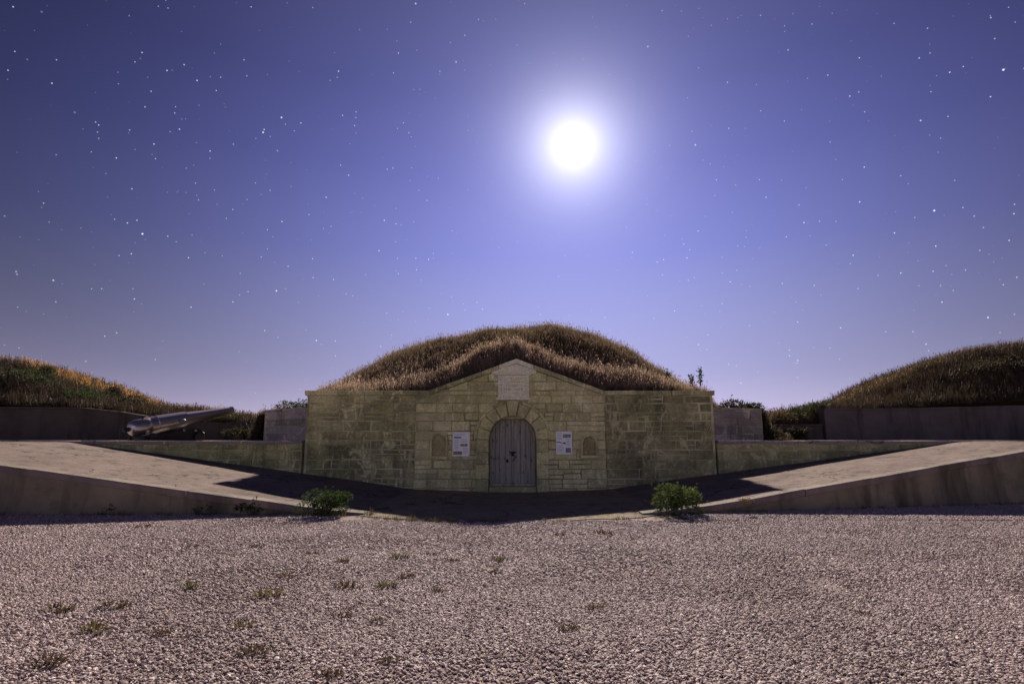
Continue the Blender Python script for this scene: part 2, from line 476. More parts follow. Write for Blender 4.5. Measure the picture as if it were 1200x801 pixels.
def ramp_z(x):
    a = abs(x) - 3.0
    s = 0.131 if x < 0 else 0.130
    z = min(PLAT - 0.02, max(0.0, a * s))
    return z

def pave_z(x, y):
    dip = -0.10 * math.exp(-(x / 2.6) ** 2) * sstep(12.5, 17.2, y)
    return ramp_z(x) + dip + 0.012 * fbm(x, y, 0, 0.5)

def sheet(name, xs, yfun, zfun, mat, ny=24):
    v, f = [], []
    for i, x in enumerate(xs):
        y0, y1 = yfun(x)
        for j in range(ny + 1):
            y = y0 + (y1 - y0) * j / ny
            v.append((x, y, zfun(x, y)))
    for i in range(len(xs) - 1):
        for j in range(ny):
            a = i * (ny + 1) + j
            f.append((a, a + ny + 1, a + ny + 2, a + 1))
    o = link(name, mesh(name, v, f, True), mat)
    o['kind'] = 'structure'
    return o

def lin(a, b, n): return [a + (b - a) * i / n for i in range(n + 1)]

# far ground, one sheet to the horizon
g = link('ground', mesh('ground', [(-9000, -9000, -0.35), (9000, -9000, -0.35), (9000, 9000, -0.35), (-9000, 9000, -0.35)], [(0, 1, 2, 3)]), M['ground'])
g['kind'] = 'structure'
# gravel yard bed
sheet('gravel_yard', lin(-26, 26, 104), lambda x: (-34.0, 13.4 if abs(x) > 3.1 else 11.55), lambda x, y: 0.012 * fbm(x, y, 3, 0.6) - 0.012 - (0.3 if y > 12.4 and abs(x) < 3.2 else 0), M['grit'], 110)
# apron before the door, then the two ramps
sheet('apron', lin(-3.0, 3.0, 30), lambda x: (11.0 - 0.28 * math.exp(-((x + 0.6) / 2.0) ** 2) + 0.05 * math.sin(x * 5) + (abs(x) / 3.0) ** 4 * 0.62, YF + 0.05), pave_z, M['apron'], 30)
sheet('ramp', lin(-26, -3.0, 60), lambda x: (front_y(x) + 0.30, YF + 0.05), pave_z, M['ramp'])
sheet('ramp', lin(3.0, 26, 60), lambda x: (front_y(x) + 0.30, YF + 0.05), pave_z, M['ramp'])
sheet('gun_platform', lin(-26, XL + 0.02, 30), lambda x: (YF + 0.42, 24.0), lambda x, y: PLAT + 0.006 * fbm(x, y), M['platform'], 12)
sheet('gun_platform', lin(XR - 0.02, 26, 30), lambda x: (YF + 0.42, 24.0), lambda x, y: PLAT + 0.006 * fbm(x, y), M['platform'], 12)

# earth mound over the magazine, hills either side
dome_tab = [(-10.5, 1.2), (-9.4, 2.1), (-8.6, 2.95), (-6.9, 4.15), (-5.0, 5.12), (-3.2, 5.65), (-1.54, 6.0), (0.4, 6.15), (1.9, 6.3), (3.45, 5.92), (5.0, 5.3), (6.5, 4.3), (8.4, 3.05), (9.4, 2.2), (10.5, 1.2)]
bank_tab = [(-6.4, 2.95), (-4.5, 3.15), (-3.0, 3.45), (-1.75, 3.95), (-0.8, 4.5), (0, 4.74), (0.8, 4.52), (1.75, 4.0), (2.6, 3.72), (3.5, 3.75), (4.4, 3.62), (5.4, 3.15), (6.4, 2.95)]
def wall_top(x):
    return Z_TOP + max(0.0, (Z_APEX - Z_TOP) * (1 - abs(x - 0.13) / 2.62))
def mound_z(x, y):
    cy = 25.6
    s = max(0.0, 1 - (abs(y - cy) / 7.2) ** 1.7) ** 0.95
    xx = x * (cy / y) ** 0.95 if y < cy else x      # the mound narrows towards the facade
    top = interp(dome_tab, xx)
    base = min(2.55, top - 0.1)
    dome = base + (top - base) * s
    zb = interp(bank_tab, x)
    w0 = wall_top(x) - 0.12
    if y < 19.5: bank = w0 + (zb - w0) * sstep(17.7, 19.6, y) ** 0.8
    else: bank = zb - (y - 19.5) * 0.85
    if y < 19.5:
        dome = min(dome, bank + 0.0)
    if 6.0 < abs(x) < 9.6 and y < 24: dome = max(dome, 2.36)
    z = max(dome, bank) + 0.10 * fbm(x, y, 2, 0.7) * sstep(17.8, 19, y)
    return z
mo = sheet('mound', lin(-10.4, 10.4, 84), lambda x: ((YF + 0.46 if abs(x) < 6.2 else 21.3), 34.0), mound_z, M['earth'], 70)

hl_tab = [(-40, 5.6), (-26.6, 5.35), (-24, 4.6), (-21.7, 3.78), (-19.5, 3.1), (-18.2, 2.75), (-15.5, 2.55), (-13.7, 2.25), (-11, 2.1), (-9, 2.0)]
hr_tab = [(9, 2.0), (12, 2.2), (13.3, 2.4), (14.7, 2.65), (16, 2.75), (17.8, 3.28), (20, 4.22), (22.2, 5.12), (24.4, 5.88), (26.6, 6.18), (40, 6.4)]
def para_y(x):                              # front face of the parapets
    return 22.6 if x < 0 else (23.4 if x < 15.4 else 23.4 - (x - 15.4) * 0.28)
def para_z(x):
    if x < 0: return interp([(-26, 2.72), (-17, 2.66), (-15.5, 2.5), (-12.9, 2.1), (-9, 2.05)], x)
    return 2.02 if x < 12.7 else 2.66 + max(0, x - 15) * 0.012
def hill_z(x, y):
    tab = hl_tab if x < 0 else hr_tab
    c = 1.5 + (interp(tab, x * 30 / 27.2) - 1.5) * 27.2 / 30
    y0 = para_y(x) + 0.35
    z0 = min(para_z(x) - 0.06, c)
    if y < 27.2: z = z0 + (c - z0) * sstep(y0 - 1.2, 27.5, y) ** 0.9
    else: z = c - (y - 27.2) ** 2 * 0.02
    return z + 0.16 * fbm(x, y, 5, 0.5) * sstep(y0, y0 + 2, y)
hlo = sheet('hill', lin(-40, -9.2, 110), lambda x: (para_y(x) + 0.4, 44.0), hill_z, M['earth'], 60)
hro = sheet('hill', lin(9.2, 40, 110), lambda x: (para_y(x) + 0.4, 44.0), hill_z, M['earth'], 60)

# ------------------------------------------------------------------ the stone magazine
mag = empty('stone_magazine', (0, YF, 0))
tag(mag, 'weathered stone magazine with low gable and arched wooden door under the grass mound', 'building')
BAY0, BAY1 = -2.93, 2.83
DX, DR, ZS = 0.02, 0.715, 1.43              # door centre, arch radius, springing height
RO = 1.09                                   # outer radius of the arch surround

# backing of mortar (behind the stones), as a ring of convex pieces round the door opening
def backing(bay):
    y0, y1 = YF + 0.016, YF + 0.45
    polys = [rect(XL, DX - 0.74, -0.4, Z_TOP), rect(DX + 0.74, XR, -0.4, Z_TOP)]
    polys += [[(DX - 0.74, ZS + 0.62), (DX + 0.74, ZS + 0.62), (DX + 0.74, Z_TOP), (DX - 0.74, Z_TOP)]]
    polys += [[(-2.49, Z_TOP), (2.75, Z_TOP), (0.13, Z_APEX - 0.02)]]
    v, f = [], []
    polys = [(p, y0) for p in polys]
    yb = YF - 0.058
    if bay: polys = []
    if bay: polys += [(rect(BAY0 + 0.02, DX - 0.74, -0.4, 2.88), yb), (rect(DX + 0.74, BAY1 - 0.02, -0.4, 2.88), yb), (rect(DX - 0.738, DX + 0.738, ZS + 0.73, 2.88), yb),
              ([(-2.45, 2.882), (2.71, 2.882), (0.13, Z_APEX - 0.03)], yb)]
    for p, y0 in polys:
        b = len(v); n = len(p)
        for q in p: v.append((q[0], y0 - YF, q[1]))
        for q in p: v.append((q[0], (y1 if y0 > YF else YF + 0.014) - YF, q[1]))
        f.append(tuple(range(b, b + n))); f.append(tuple(reversed(range(b + n, b + 2 * n))))
        for i in range(n):
            j = (i + 1) % n
            f.append((b + i, b + n + i, b + n + j, b + j))
    return mesh('wall_core', v, f)
link('wall_core', backing(False), M['mortar'], mag, (0, 0, 0))
link('bay_core', backing(True), M['mortar_dark'], mag, (0, 0, 0))
# chamber behind the wall that carries the mound
v = []
ch = box_mesh(11.8, 3.2, 2.6, 0, True)
link('chamber', ch, M['mortar'], mag, (0, 0.5 + 1.6 + 0.55, -0.2))

def rake(poly, inset=0.0):
    # keep what lies under the two raking edges of the gable
    m = (Z_APEX - Z_TOP) / 2.62
    poly = clip(poly, m, 1.0, Z_APEX - inset + m * 0.13)
    poly = clip(poly, -m, 1.0, Z_APEX - inset - m * 0.13) if poly else poly
    return poly

courses = [-0.35, 0.0, 0.27, 0.56, 0.83, 1.13, 1.41, 1.68, 1.98, 2.24, 2.52, 2.76]
gab = [2.76, 2.90, 3.18, 3.46, 3.74]
PLX0, PLX1, PLZ0, PLZ1 = -0.43, 0.52, 2.64, 3.38    # plaque
def cut_for(z0, z1):
    """half width removed round the door for a course"""
    if z1 <= ZS + 0.02: return 0.9
    d0, d1 = max(0, z0 - ZS), z1 - ZS
    if d0 >= DR: return None
    wi = math.sqrt(max(0, DR ** 2 - d0 ** 2)); wo = math.sqrt(max(0.0, (RO) ** 2 - d1 ** 2)) if d1 < RO else 0
    return max(wi + 0.03, (wi + wo) / 2)

def rows(x0, x1, wmin, wmax):
    xs = [x0]
    while xs[-1] < x1 - wmin * 1.2:
        xs.append(xs[-1] + random.uniform(wmin, wmax))
    xs[-1 if x1 - xs[-1] < wmin * 0.7 and len(xs) > 1 else len(xs) - 1] = xs[-1]
    if x1 - xs[-1] < wmin * 0.6 and len(xs) > 1: xs[-1] = x1
    else: xs.append(x1)
    return xs

def lay(poly, yf, mat, parent, name='stone', gapw=0.013, depth=0.30, cham=0.014):
    # shrink by the joint
    n = len(poly)
    if n < 3 or area(poly) < 0.006: return None
    xs = [p[0] for p in poly]; zs = [p[1] for p in poly]
    cx, cz = (min(xs) + max(xs)) / 2, (min(zs) + max(zs)) / 2
    w, h = max(xs) - min(xs), max(zs) - min(zs)
    if w < 0.06 or h < 0.05: return None
    kx, kz = 1 - 2 * gapw / w, 1 - 2 * gapw / h
    poly = [(cx + (p[0] - cx) * kx, cz + (p[1] - cz) * kz) for p in poly]
    me, loc = prism(poly, yf + random.uniform(-0.016, 0.008), depth, cham, 0.006, 0.010)
    return part(name, me, mat, parent, loc)

def bands(z0, z1):
    """x intervals of a course with the plaque and door cut out, tagged with the bay"""
    iv = [(XL + 0.06, BAY0), (BAY0, BAY1), (BAY1, XR - 0.06)]
    out = []
    for a, b in iv:
        segs = [(a, b)]
        c = cut_for(z0, z1)
        cuts = []
        if c: cuts.append((DX - c, DX + c))
        if z1 > PLZ0 + 0.1 and z0 < PLZ1 - 0.1: cuts.append((PLX0 + 0.04, PLX1 - 0.04))
        for p, q in cuts:
            nx = []
            for s, e in segs:
                if q <= s or p >= e: nx.append((s, e))
                else:
                    if p - s > 0.05: nx.append((s, p))
                    if e - q > 0.05: nx.append((q, e))
            segs = nx
        for s, e in segs: out.append((s, e, a))
    return out

NICHES = [(-2.20, 0.94, 0.20, 0.64), (2.32, 0.97, 0.18, 0.55)]     # centre x, base z, half width, height
for z0, z1 in list(zip(courses, courses[1:])) + list(zip(gab[1:], gab[2:])):
    for s, e, a in bands(z0, z1):
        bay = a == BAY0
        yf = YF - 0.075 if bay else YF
        mat = M['stone_bay_lit'] if bay else (M['stone'] if a < 0 else M['stone_right'])
        if z0 >= Z_TOP - 0.01:
            if not bay: continue
        pos = rows(s, e, 0.40, 1.02)
        for x0, x1 in zip(pos, pos[1:]):
            if max(ramp_z(x0), ramp_z(x1)) > z1 + 0.12: continue
            kind = random.random()
            zm = z0 + (z1 - z0) * random.uniform(.42, .58)
            cells = [(x0, x1, z0, z1)]
            if kind < 0.22 and x1 - x0 > 0.4: cells = [(x0, x1, z0, zm), (x0, x1, zm, z1)]
            elif kind < 0.42 and x1 - x0 > 0.6: xm = x0 + (x1 - x0) * random.uniform(.3, .7); cells = [(x0, xm, z0, z1), (xm, x1, z0, zm), (xm, x1, zm, z1)]
            elif kind < 0.47: continue_w = random.uniform(.03, .06); cells = [(x0 + continue_w, x1, z0 + .02, z1 - .01)]
            if bay and z1 > Z_TOP - 0.3: cells = [(x0, x1, z0, z1)]
            if len(cells) > 1:
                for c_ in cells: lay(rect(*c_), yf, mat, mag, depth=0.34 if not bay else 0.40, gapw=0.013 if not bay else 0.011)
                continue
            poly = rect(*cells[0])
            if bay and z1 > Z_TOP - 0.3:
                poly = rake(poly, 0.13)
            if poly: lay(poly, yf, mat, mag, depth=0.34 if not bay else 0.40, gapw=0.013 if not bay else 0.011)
    # the course between wall head and gable
for x0, x1 in zip(rows(BAY0, PLX0 + 0.04, 0.45, 1.0), rows(BAY0, PLX0 + 0.04, 0.45, 1.0)[1:]): pass
for seg in ((BAY0 + 0.05, PLX0 + 0.04), (PLX1 - 0.04, BAY1 - 0.05)):
    pos = rows(seg[0], seg[1], 0.45, 1.0)
    for x0, x1 in zip(pos, pos[1:]):
        poly = rake(rect(x0, x1, 2.76, 2.90), 0.13)
        if poly: lay(poly, YF - 0.075, M['stone_bay_lit'], mag, depth=0.4, gapw=0.006)

# coping stones: level on the wings, raking on the gable
for seg in ((XL - 0.08, -2.52), (2.78, XR + 0.06)):
    pos = rows(seg[0], seg[1], 0.55, 1.1)
    for x0, x1 in zip(pos, pos[1:]):
        mt = M['coping'] if random.random() < 0.8 else M['arch']
        lay(rect(x0, x1, Z_TOP - 0.135, Z_TOP + 0.012), YF - 0.06, mt, mag, 'coping_stone', 0.006, 0.52, 0.014)
m = (Z_APEX - Z_TOP) / 2.62
for sgn in (-1, 1):
    xs = lin(0.0, 2.66, 5)
    for a, b in zip(xs, xs[1:]):
        a2, b2 = a + 0.006, b - 0.006
        if a == 0.0: a2 = 0.0
        X = lambda q: 0.13 + sgn * q
        tz = lambda q: Z_APEX + 0.02 - m * q
        poly = [(X(a2), tz(a2) - 0.135), (X(b2), tz(b2) - 0.135), (X(b2), tz(b2)), (X(a2), tz(a2))]
        if sgn < 0: poly = [poly[1], poly[0], poly[3], poly[2]]
        me, loc = prism(poly, YF - 0.14 + random.uniform(-0.006, 0.006), 0.6, 0.014, 0.003)
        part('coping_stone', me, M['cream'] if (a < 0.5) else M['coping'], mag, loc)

# cream apex block and plaque
apex = [(-0.62, 3.42), (0.74, 3.42), (0.74, 3.52), (0.135, 3.725), (0.125, 3.725), (-0.62, 3.50)]
me, loc = prism(apex, YF - 0.118, 0.4, 0.012)
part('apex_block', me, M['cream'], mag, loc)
plq = empty('inscription_plaque', (0, 0, 0)); plq.parent = mag
me, loc = prism(rect(PLX0 + 0.09, PLX1 - 0.09, PLZ0 + 0.20, PLZ1), YF - 0.085, 0.3, 0.01); part('tablet', me, M['cream'], plq, loc)
for r_, dy in ((rect(PLX0, PLX0 + 0.088, PLZ0 + 0.06, PLZ1), 0.125), (rect(PLX1 - 0.088, PLX1, PLZ0 + 0.06, PLZ1), 0.125),
               (rect(PLX0 + 0.09, PLX1 - 0.09, PLZ0 + 0.06, PLZ0 + 0.197), 0.105), (rect(PLX0 - 0.05, PLX1 + 0.05, PLZ0 - 0.02, PLZ0 + 0.055), 0.150),
               (rect(PLX0 - 0.08, PLX1 + 0.08, PLZ1 + 0.003, 3.417), 0.155)):
    me, loc = prism(r_, YF - dy, 0.34, 0.012); part('moulding', me, M['cream'], plq, loc)
# worn remains of carved lines on the tablet
for zz, x0, x1 in ((3.28, -0.22, 0.30), (3.17, -0.26, 0.34), (3.06, -0.2, 0.28), (2.95, -0.24, 0.32)):
    q = x0
    while q < x1:
        w = random.uniform(0.025, 0.06)
        if random.random() < 0.8:
            me, loc = prism(rect(q, q + w, zz - 0.02, zz + 0.02), YF - 0.088, 0.02, 0.003); part('worn_carving', me, M['stone_bay_lit'], plq, loc)
        q += w + 0.02

# arch surround
n_v = 9
for i in range(n_v):
    a0, a1 = math.pi * i / n_v + 0.010, math.pi * (i + 1) / n_v - 0.010
    if i == 4: continue
    pts = [(DX + RO * math.cos(a0 + (a1 - a0) * k / 2), ZS + RO * math.sin(a0 + (a1 - a0) * k / 2)) for k in range(3)]
    pts += [(DX + DR * math.cos(a1 - (a1 - a0) * k / 2), ZS + DR * math.sin(a1 - (a1 - a0) * k / 2)) for k in range(3)]
    me, loc = prism(pts, YF - 0.16 + random.uniform(-0.004, 0.004), 0.58, 0.018)
    part('voussoir', me, M['arch'], mag, loc)
a0, a1 = math.pi * 4 / 9 + 0.02, math.pi * 5 / 9 - 0.02
key = [(DX + 0.19, ZS + 1.17), (DX - 0.19, ZS + 1.17), (DX - DR * math.cos(a0), ZS + DR - 0.012), (DX + DR * math.cos(a0), ZS + DR - 0.012)]
me, loc = prism(key, YF - 0.22, 0.6, 0.018); part('keystone', me, M['stone_bay_lit'], mag, loc)
for sgn in (-1, 1):
    zs = [-0.25, 0.28, 0.70, 1.06, ZS]
    for z0, z1 in zip(zs, zs[1:]):
        x0, x1 = sorted((DX + sgn * DR, DX + sgn * RO))
        lay(rect(x0, x1, z0, z1), YF - 0.155, M['arch'], mag, 'jamb_stone', 0.006, 0.58, 0.016)
# outer hood line round the surround
for i in range(12):
    a0, a1 = math.pi * i / 12 + 0.006, math.pi * (i + 1) / 12 - 0.006
    pts = [(DX + 1.17 * math.cos(a0), ZS + 1.17 * math.sin(a0)), (DX + 1.17 * math.cos(a1), ZS + 1.17 * math.sin(a1)),
           (DX + 1.096 * math.cos(a1), ZS + 1.096 * math.sin(a1)), (DX + 1.096 * math.cos(a0), ZS + 1.096 * math.sin(a0))]
    if i in (5, 6): continue
    me, loc = prism(pts, YF - 0.185, 0.22, 0.012); part('hood_moulding', me, M['stone_bay_lit'], mag, loc)

# threshold
me, loc = prism(rect(DX - 0.70, DX + 0.70, -0.2, 0.045), YF - 0.19, 0.5, 0.02); part('threshold', me, M['arch'], mag, loc)
# door: two leaves of planks
door = empty('door', (0, 0, 0)); door.parent = mag
xs = [-0.70, -0.53, -0.40, -0.22, -0.035, 0.035, 0.24, 0.40, 0.55, 0.70]
for k, (x0, x1) in enumerate(zip(xs, xs[1:])):
    g_ = 0.006
    x0 += g_; x1 -= g_
    top = [(x1 - (x1 - x0) * i / 5, ZS + math.sqrt(max(0, 0.708 ** 2 - (x1 - (x1 - x0) * i / 5) ** 2))) for i in range(6)]
    base = 0.13 + random.uniform(-0.012, 0.012)
    poly = [(DX + x0, base), (DX + x1, base)] + [(DX + p[0], p[1]) for p in top]
    yf = YF + 0.27 + random.uniform(-0.006, 0.006) - (0.028 if k == 4 else 0)
    me, loc = prism(poly, yf, 0.05, 0.006); part('plank' if k != 4 else 'meeting_post', me, M['wood'], door, loc)
me, loc = prism(rect(DX - 0.70, DX + 0.70, 0.045, 0.125), YF + 0.22, 0.12, 0.008); part('bottom_rail', me, M['wood'], door, loc)
me, loc = prism(rect(DX - 0.10, DX + 0.10, 1.02, 1.07), YF + 0.228, 0.03, 0.004); part('hasp', me, M['rust'], door, loc)
me, loc = prism(rect(DX - 0.05, DX + 0.045, 0.93, 1.02), YF + 0.22, 0.04, 0.01); part('padlock', me, M['rust'], door, loc)
me, loc = prism(rect(DX - 0.20, DX - 0.13, 0.74, 0.83), YF + 0.255, 0.03, 0.008); part('keyhole_plate', me, M['rust'], door, loc)
me, loc = prism(rect(DX - 0.74, DX + 0.74, 0.0, 2.2), YF + 0.34, 0.03, 0.0); part('backing_panel', me, M['wood'], door, loc)

# niches: raised arched rim with a lichen-covered infill
for cx, zb, hw, hh in NICHES:
    ni = empty('arched_niche', (0, 0, 0)); ni.parent = mag
    def arch(r, extra=0.0, zb=zb, hw=hw, hh=hh, cx=cx):
        spr = zb + hh - hw
        return [(cx - r, zb - extra), (cx + r, zb - extra)] + [(cx + r * math.cos(math.pi * i / 8), spr + r * math.sin(math.pi * i / 8)) for i in range(9)]
    me, loc = prism(arch(hw), YF - 0.088, 0.06, 0.012); part('infill', me, M['niche'], ni, loc)
    spr = zb + hh - hw
    for i in range(6):
        a0, a1 = math.pi * i / 6, math.pi * (i + 1) / 6
        pts = [(cx + (hw + .075) * math.cos(a0), spr + (hw + .075) * math.sin(a0)), (cx + (hw + .075) * math.cos(a1), spr + (hw + .075) * math.sin(a1)),
               (cx + (hw + .006) * math.cos(a1), spr + (hw + .006) * math.sin(a1)), (cx + (hw + .006) * math.cos(a0), spr + (hw + .006) * math.sin(a0))]
        me, loc = prism(pts, YF - 0.15, 0.1, 0.01); part('rim_stone', me, M['arch'], ni, loc)
    for sgn in (-1, 1):
        x0, x1 = sorted((cx + sgn * (hw + .006), cx + sgn * (hw + .075)))
        me, loc = prism(rect(x0, x1, zb, spr - 0.004), YF - 0.15, 0.1, 0.01); part('rim_stone', me, M['arch'], ni, loc)
    me, loc = prism(rect(cx - hw - .09, cx + hw + .09, zb - 0.085, zb - 0.004), YF - 0.165, 0.12, 0.01); part('sill', me, M['stone_bay_lit'], ni, loc)

# ------------------------------------------------------------------ information signs hung on the wall
def sign(cx, cz, w, h, label, prints):
    s = empty('information_sign', (cx, YF - 0.10, cz - h / 2))
    tag(s, label, 'sign')
    me, loc = prism(rect(cx - w / 2, cx + w / 2, cz - h / 2, cz + h / 2), YF - 0.125, 0.03, 0.004); part('board', me, M['board'], s, loc)
    for nm, mk, x0, x1, z0, z1 in prints:
        px0, px1 = cx - w / 2 + x0 * w, cx - w / 2 + x1 * w
        pz0, pz1 = cz + h / 2 - z1 * h, cz + h / 2 - z0 * h
        me, loc = prism(rect(px0, px1, pz0, pz1), YF - 0.1275, 0.004, 0.0); part(nm, me, M[mk], s, loc)
    for sx in (-1, 1):
        for sz in (-1, 1):
            bm = bmesh.new(); bmesh.ops.create_cone(bm, cap_ends=True, segments=10, radius1=0.011, radius2=0.008, depth=0.012)
            bmesh.ops.rotate(bm, verts=bm.verts, matrix=Matrix.Rotation(R(90), 3, 'X'))
            me = bpy.data.meshes.new('bolt'); bm.to_mesh(me); bm.free()
            part('bolt', me, M['bolt'], s, (cx + sx * (w / 2 - 0.03), YF - 0.129, cz + sz * (h / 2 - 0.03)))
    return s
def lines(x0, x1, z0, z1, n):
    out = []
    for i in range(n):
        z = z0 + (z1 - z0) * i / n
        out.append(('text_line', 'print_text', x0, x0 + (x1 - x0) * random.uniform(0.75, 1), z, z + (z1 - z0) / n * 0.42))
    return out
a, b = at(531, 506, YF), at(550.5, 534, YF)
sign((a.x + b.x) / 2, (a.z + b.z) / 2, b.x - a.x, a.z - b.z, 'white information sign left of the arched door with an olive picture at its foot',
     [('picture', 'photo_a', 0.08, 0.52, 0.19, 0.265), ('picture', 'photo_a', 0.46, 0.88, 0.49, 0.60), ('picture', 'photo_b', 0.06, 0.56, 0.80, 0.94)]
     + lines(0.08, 0.9, 0.06, 0.16, 2) + lines(0.08, 0.42, 0.32, 0.74, 6) + lines(0.48, 0.9, 0.30, 0.46, 3) + lines(0.60, 0.92, 0.66, 0.93, 5))
a, b = at(651, 505, YF), at(670, 532, YF)
sign((a.x + b.x) / 2, (a.z + b.z) / 2, b.x - a.x, a.z - b.z, 'white information sign right of the arched door with dark pictures down its right side',
     [('picture', 'photo_a', 0.44, 0.92, 0.13, 0.28), ('picture', 'print_dark', 0.04, 0.30, 0.45, 0.49), ('picture', 'print_dark', 0.46, 0.60, 0.48, 0.55), ('picture', 'print_dark', 0.28, 0.48, 0.495, 0.52), ('picture', 'photo_a', 0.60, 0.92, 0.72, 0.92)]
     + lines(0.06, 0.40, 0.08, 0.40, 5) + lines(0.64, 0.92, 0.34, 0.66, 5) + lines(0.06, 0.54, 0.60, 0.92, 6))

# ------------------------------------------------------------------ low retaining walls either side (stones + pale coping)
def retaining(x0, x1, mat, label):
    w = empty('retaining_wall', ((x0 + x1) / 2, YF + 0.2, 0))
    tag(w, label, 'wall')
    L = x1 - x0
    core = box_mesh(L, 0.36, PLAT + 0.34, 0, True)
    part('wall_core', core, M['mortar'], w, ((x0 + x1) / 2, YF + 0.22, -0.4))
    for z0, z1 in ((-0.05, 0.27), (0.27, 0.56), (0.56, 0.83), (0.83, 1.10), (1.10, PLAT - 0.09)):
        pos = rows(x0, x1, 0.5, 1.25)
        for a, b in zip(pos, pos[1:]):
            if min(ramp_z(a), ramp_z(b)) > z1 - 0.01: continue
            lay(rect(a, b, z0, z1), YF + 0.02, mat, w, 'stone', 0.012, 0.3)
    pos = rows(x0, x1, 0.9, 1.5)
    for a, b in zip(pos, pos[1:]):
        lay(rect(a, b, PLAT - 0.085, PLAT + 0.014), YF - 0.03, M['platform'], w, 'coping_stone', 0.005, 0.46, 0.014)
retaining(-16.5, XL - 0.09, M['stone'], 'low stone retaining wall left of the magazine, below the cannon')
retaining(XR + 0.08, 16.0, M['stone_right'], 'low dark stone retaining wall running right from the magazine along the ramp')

# ------------------------------------------------------------------ front walls of the ramps
def front_wall(xa, xb, label):
    w = empty('ramp_wall', ((xa + xb) / 2, front_y((xa + xb) / 2), 0)); tag(w, label, 'wall')
    n = 46; v, f = [], []
    base = Vector(w.location)
    for i in range(n + 1):
        x = xa + (xb - xa) * i / n
        y = front_y(x); zt = ramp_z(x) - 0.13 + 0.0
        zt = max(zt, -0.12)
        nb = 0.03 * fbm(x, 0, 1, 0.8)
        for yy, zz in ((y + nb - 0.05, -0.35), (y + nb, zt * 0.5), (y + 0.01, zt), (y + 0.28, zt), (y + 0.28, -0.35)):
            v.append(Vector((x, yy, zz)) - base)
    for i in range(n):
        for j in range(4):
            a = i * 5 + j
            f.append((a, a + 5, a + 6, a + 1))
    f.append((0, 1, 2, 3, 4)); f.append(tuple(n * 5 + k for k in (4, 3, 2, 1, 0)))
    me = mesh('wall_face', v, f)
    bm = bmesh.new(); bm.from_mesh(me); bmesh.ops.recalc_face_normals(bm, faces=bm.faces); bm.to_mesh(me); bm.free()
    link('wall_face', me, M['frontwall'], w, (0, 0, 0))
    # coping stones following the slope
    pos = rows(min(xa, xb), max(xa, xb), 1.0, 1.7)
    for a, b in zip(pos, pos[1:]):
        a += 0.006; b -= 0.006
        vv = []
        for x in (a, b):
            y = front_y(x) - 0.05 + random.uniform(-.022, .022); z = ramp_z(x) + 0.012 + random.uniform(-.014, .014)
            z = max(z, 0.03)
            vv += [(x, y + 0.012, z - 0.14), (x, y, z - 0.12), (x, y, z - 0.018), (x, y + 0.018, z), (x, y + 0.36, z), (x, y + 0.36, z - 0.14)]
        ce = Vector(((a + b) / 2, front_y((a + b) / 2), ramp_z((a + b) / 2)))
        vv = [Vector(q) - ce for q in vv]
        ff = [(j, j + 6, (j + 1) % 6 + 6, (j + 1) % 6) for j in range(6)] + [(0, 1, 2, 3, 4, 5), (11, 10, 9, 8, 7, 6)]
        me = mesh('coping_stone', vv, ff)
        bm = bmesh.new(); bm.from_mesh(me); bmesh.ops.recalc_face_normals(bm, faces=bm.faces); bm.to_mesh(me); bm.free()
        part('coping_stone', me, M['frontcope'], w, ce)
front_wall(-26, -2.9, 'long rendered wall along the front of the left ramp')
front_wall(2.55, 26, 'long rendered wall along the front of the right ramp')

# ------------------------------------------------------------------ parapets behind the gun platforms, flank walls
def parapet(name, pts, mat, label, thick=0.5, cope=0.07):
    w = empty(name, (pts[0][0], pts[0][1], PLAT)); tag(w, label, 'wall'); base = Vector(w.location)
    v, f = [], []
    for x, y, zt in pts:
        for yy, zz in ((y - 0.02, PLAT - 0.5), (y, zt - cope), (y + thick, zt - cope), (y + thick, PLAT - 0.5)):
            v.append(Vector((x, yy, zz)) - base)
    n = len(pts)
    for i in range(n - 1):
        for j in range(4):
            a, b = i * 4 + j, i * 4 + (j + 1) % 4
            f.append((a, a + 4, b + 4, b))
    f.append((0, 1, 2, 3)); f.append(tuple((n - 1) * 4 + k for k in (3, 2, 1, 0)))
    me = mesh('wall_face', v, f); bm = bmesh.new(); bm.from_mesh(me); bmesh.ops.recalc_face_normals(bm, faces=bm.faces); bm.to_mesh(me); bm.free()
    link('wall_face', me, mat, w, (0, 0, 0))
    for (xa, ya, za), (xb, yb, zb) in zip(pts, pts[1:]):
        L = math.hypot(xb - xa, yb - ya); k = max(1, round(L / 1.6))
        for i in range(k):
            t0, t1 = i / k, (i + 1) / k
            vv = []
            for t, e in ((t0, 0.004), (t1, -0.004)):
                x, y, z = xa + (xb - xa) * t + e, ya + (yb - ya) * t, za + (zb - za) * t + random.uniform(-.006, .006)
                vv += [Vector((x, y - 0.05, z - cope + 0.002)), Vector((x, y - 0.05, z)), Vector((x, y + thick + 0.03, z)), Vector((x, y + thick + 0.03, z - cope + 0.002))]
            ce = sum(vv, Vector()) / 8
            ff = [(j, j + 4, (j + 1) % 4 + 4, (j + 1) % 4) for j in range(4)] + [(0, 1, 2, 3), (7, 6, 5, 4)]
            me = mesh('coping_stone', [q - ce for q in vv], ff); bm = bmesh.new(); bm.from_mesh(me); bmesh.ops.recalc_face_normals(bm, faces=bm.faces); bm.to_mesh(me); bm.free()
            part('coping_stone', me, mat, w, ce)
    return w
parapet('parapet_wall', [(x, para_y(x), para_z(x)) for x in (-26, -22, -19, -17, -15.5, -14, -12.7, -11, -9.6)], M['parapet'], 'dark parapet wall behind the cannon below the left hill')
parapet('parapet_wall', [(x, para_y(x), para_z(x)) for x in (12.75, 15.4, 18, 21, 24, 26)], M['parapet_r'], 'tall grey parapet wall at the foot of the right hill')
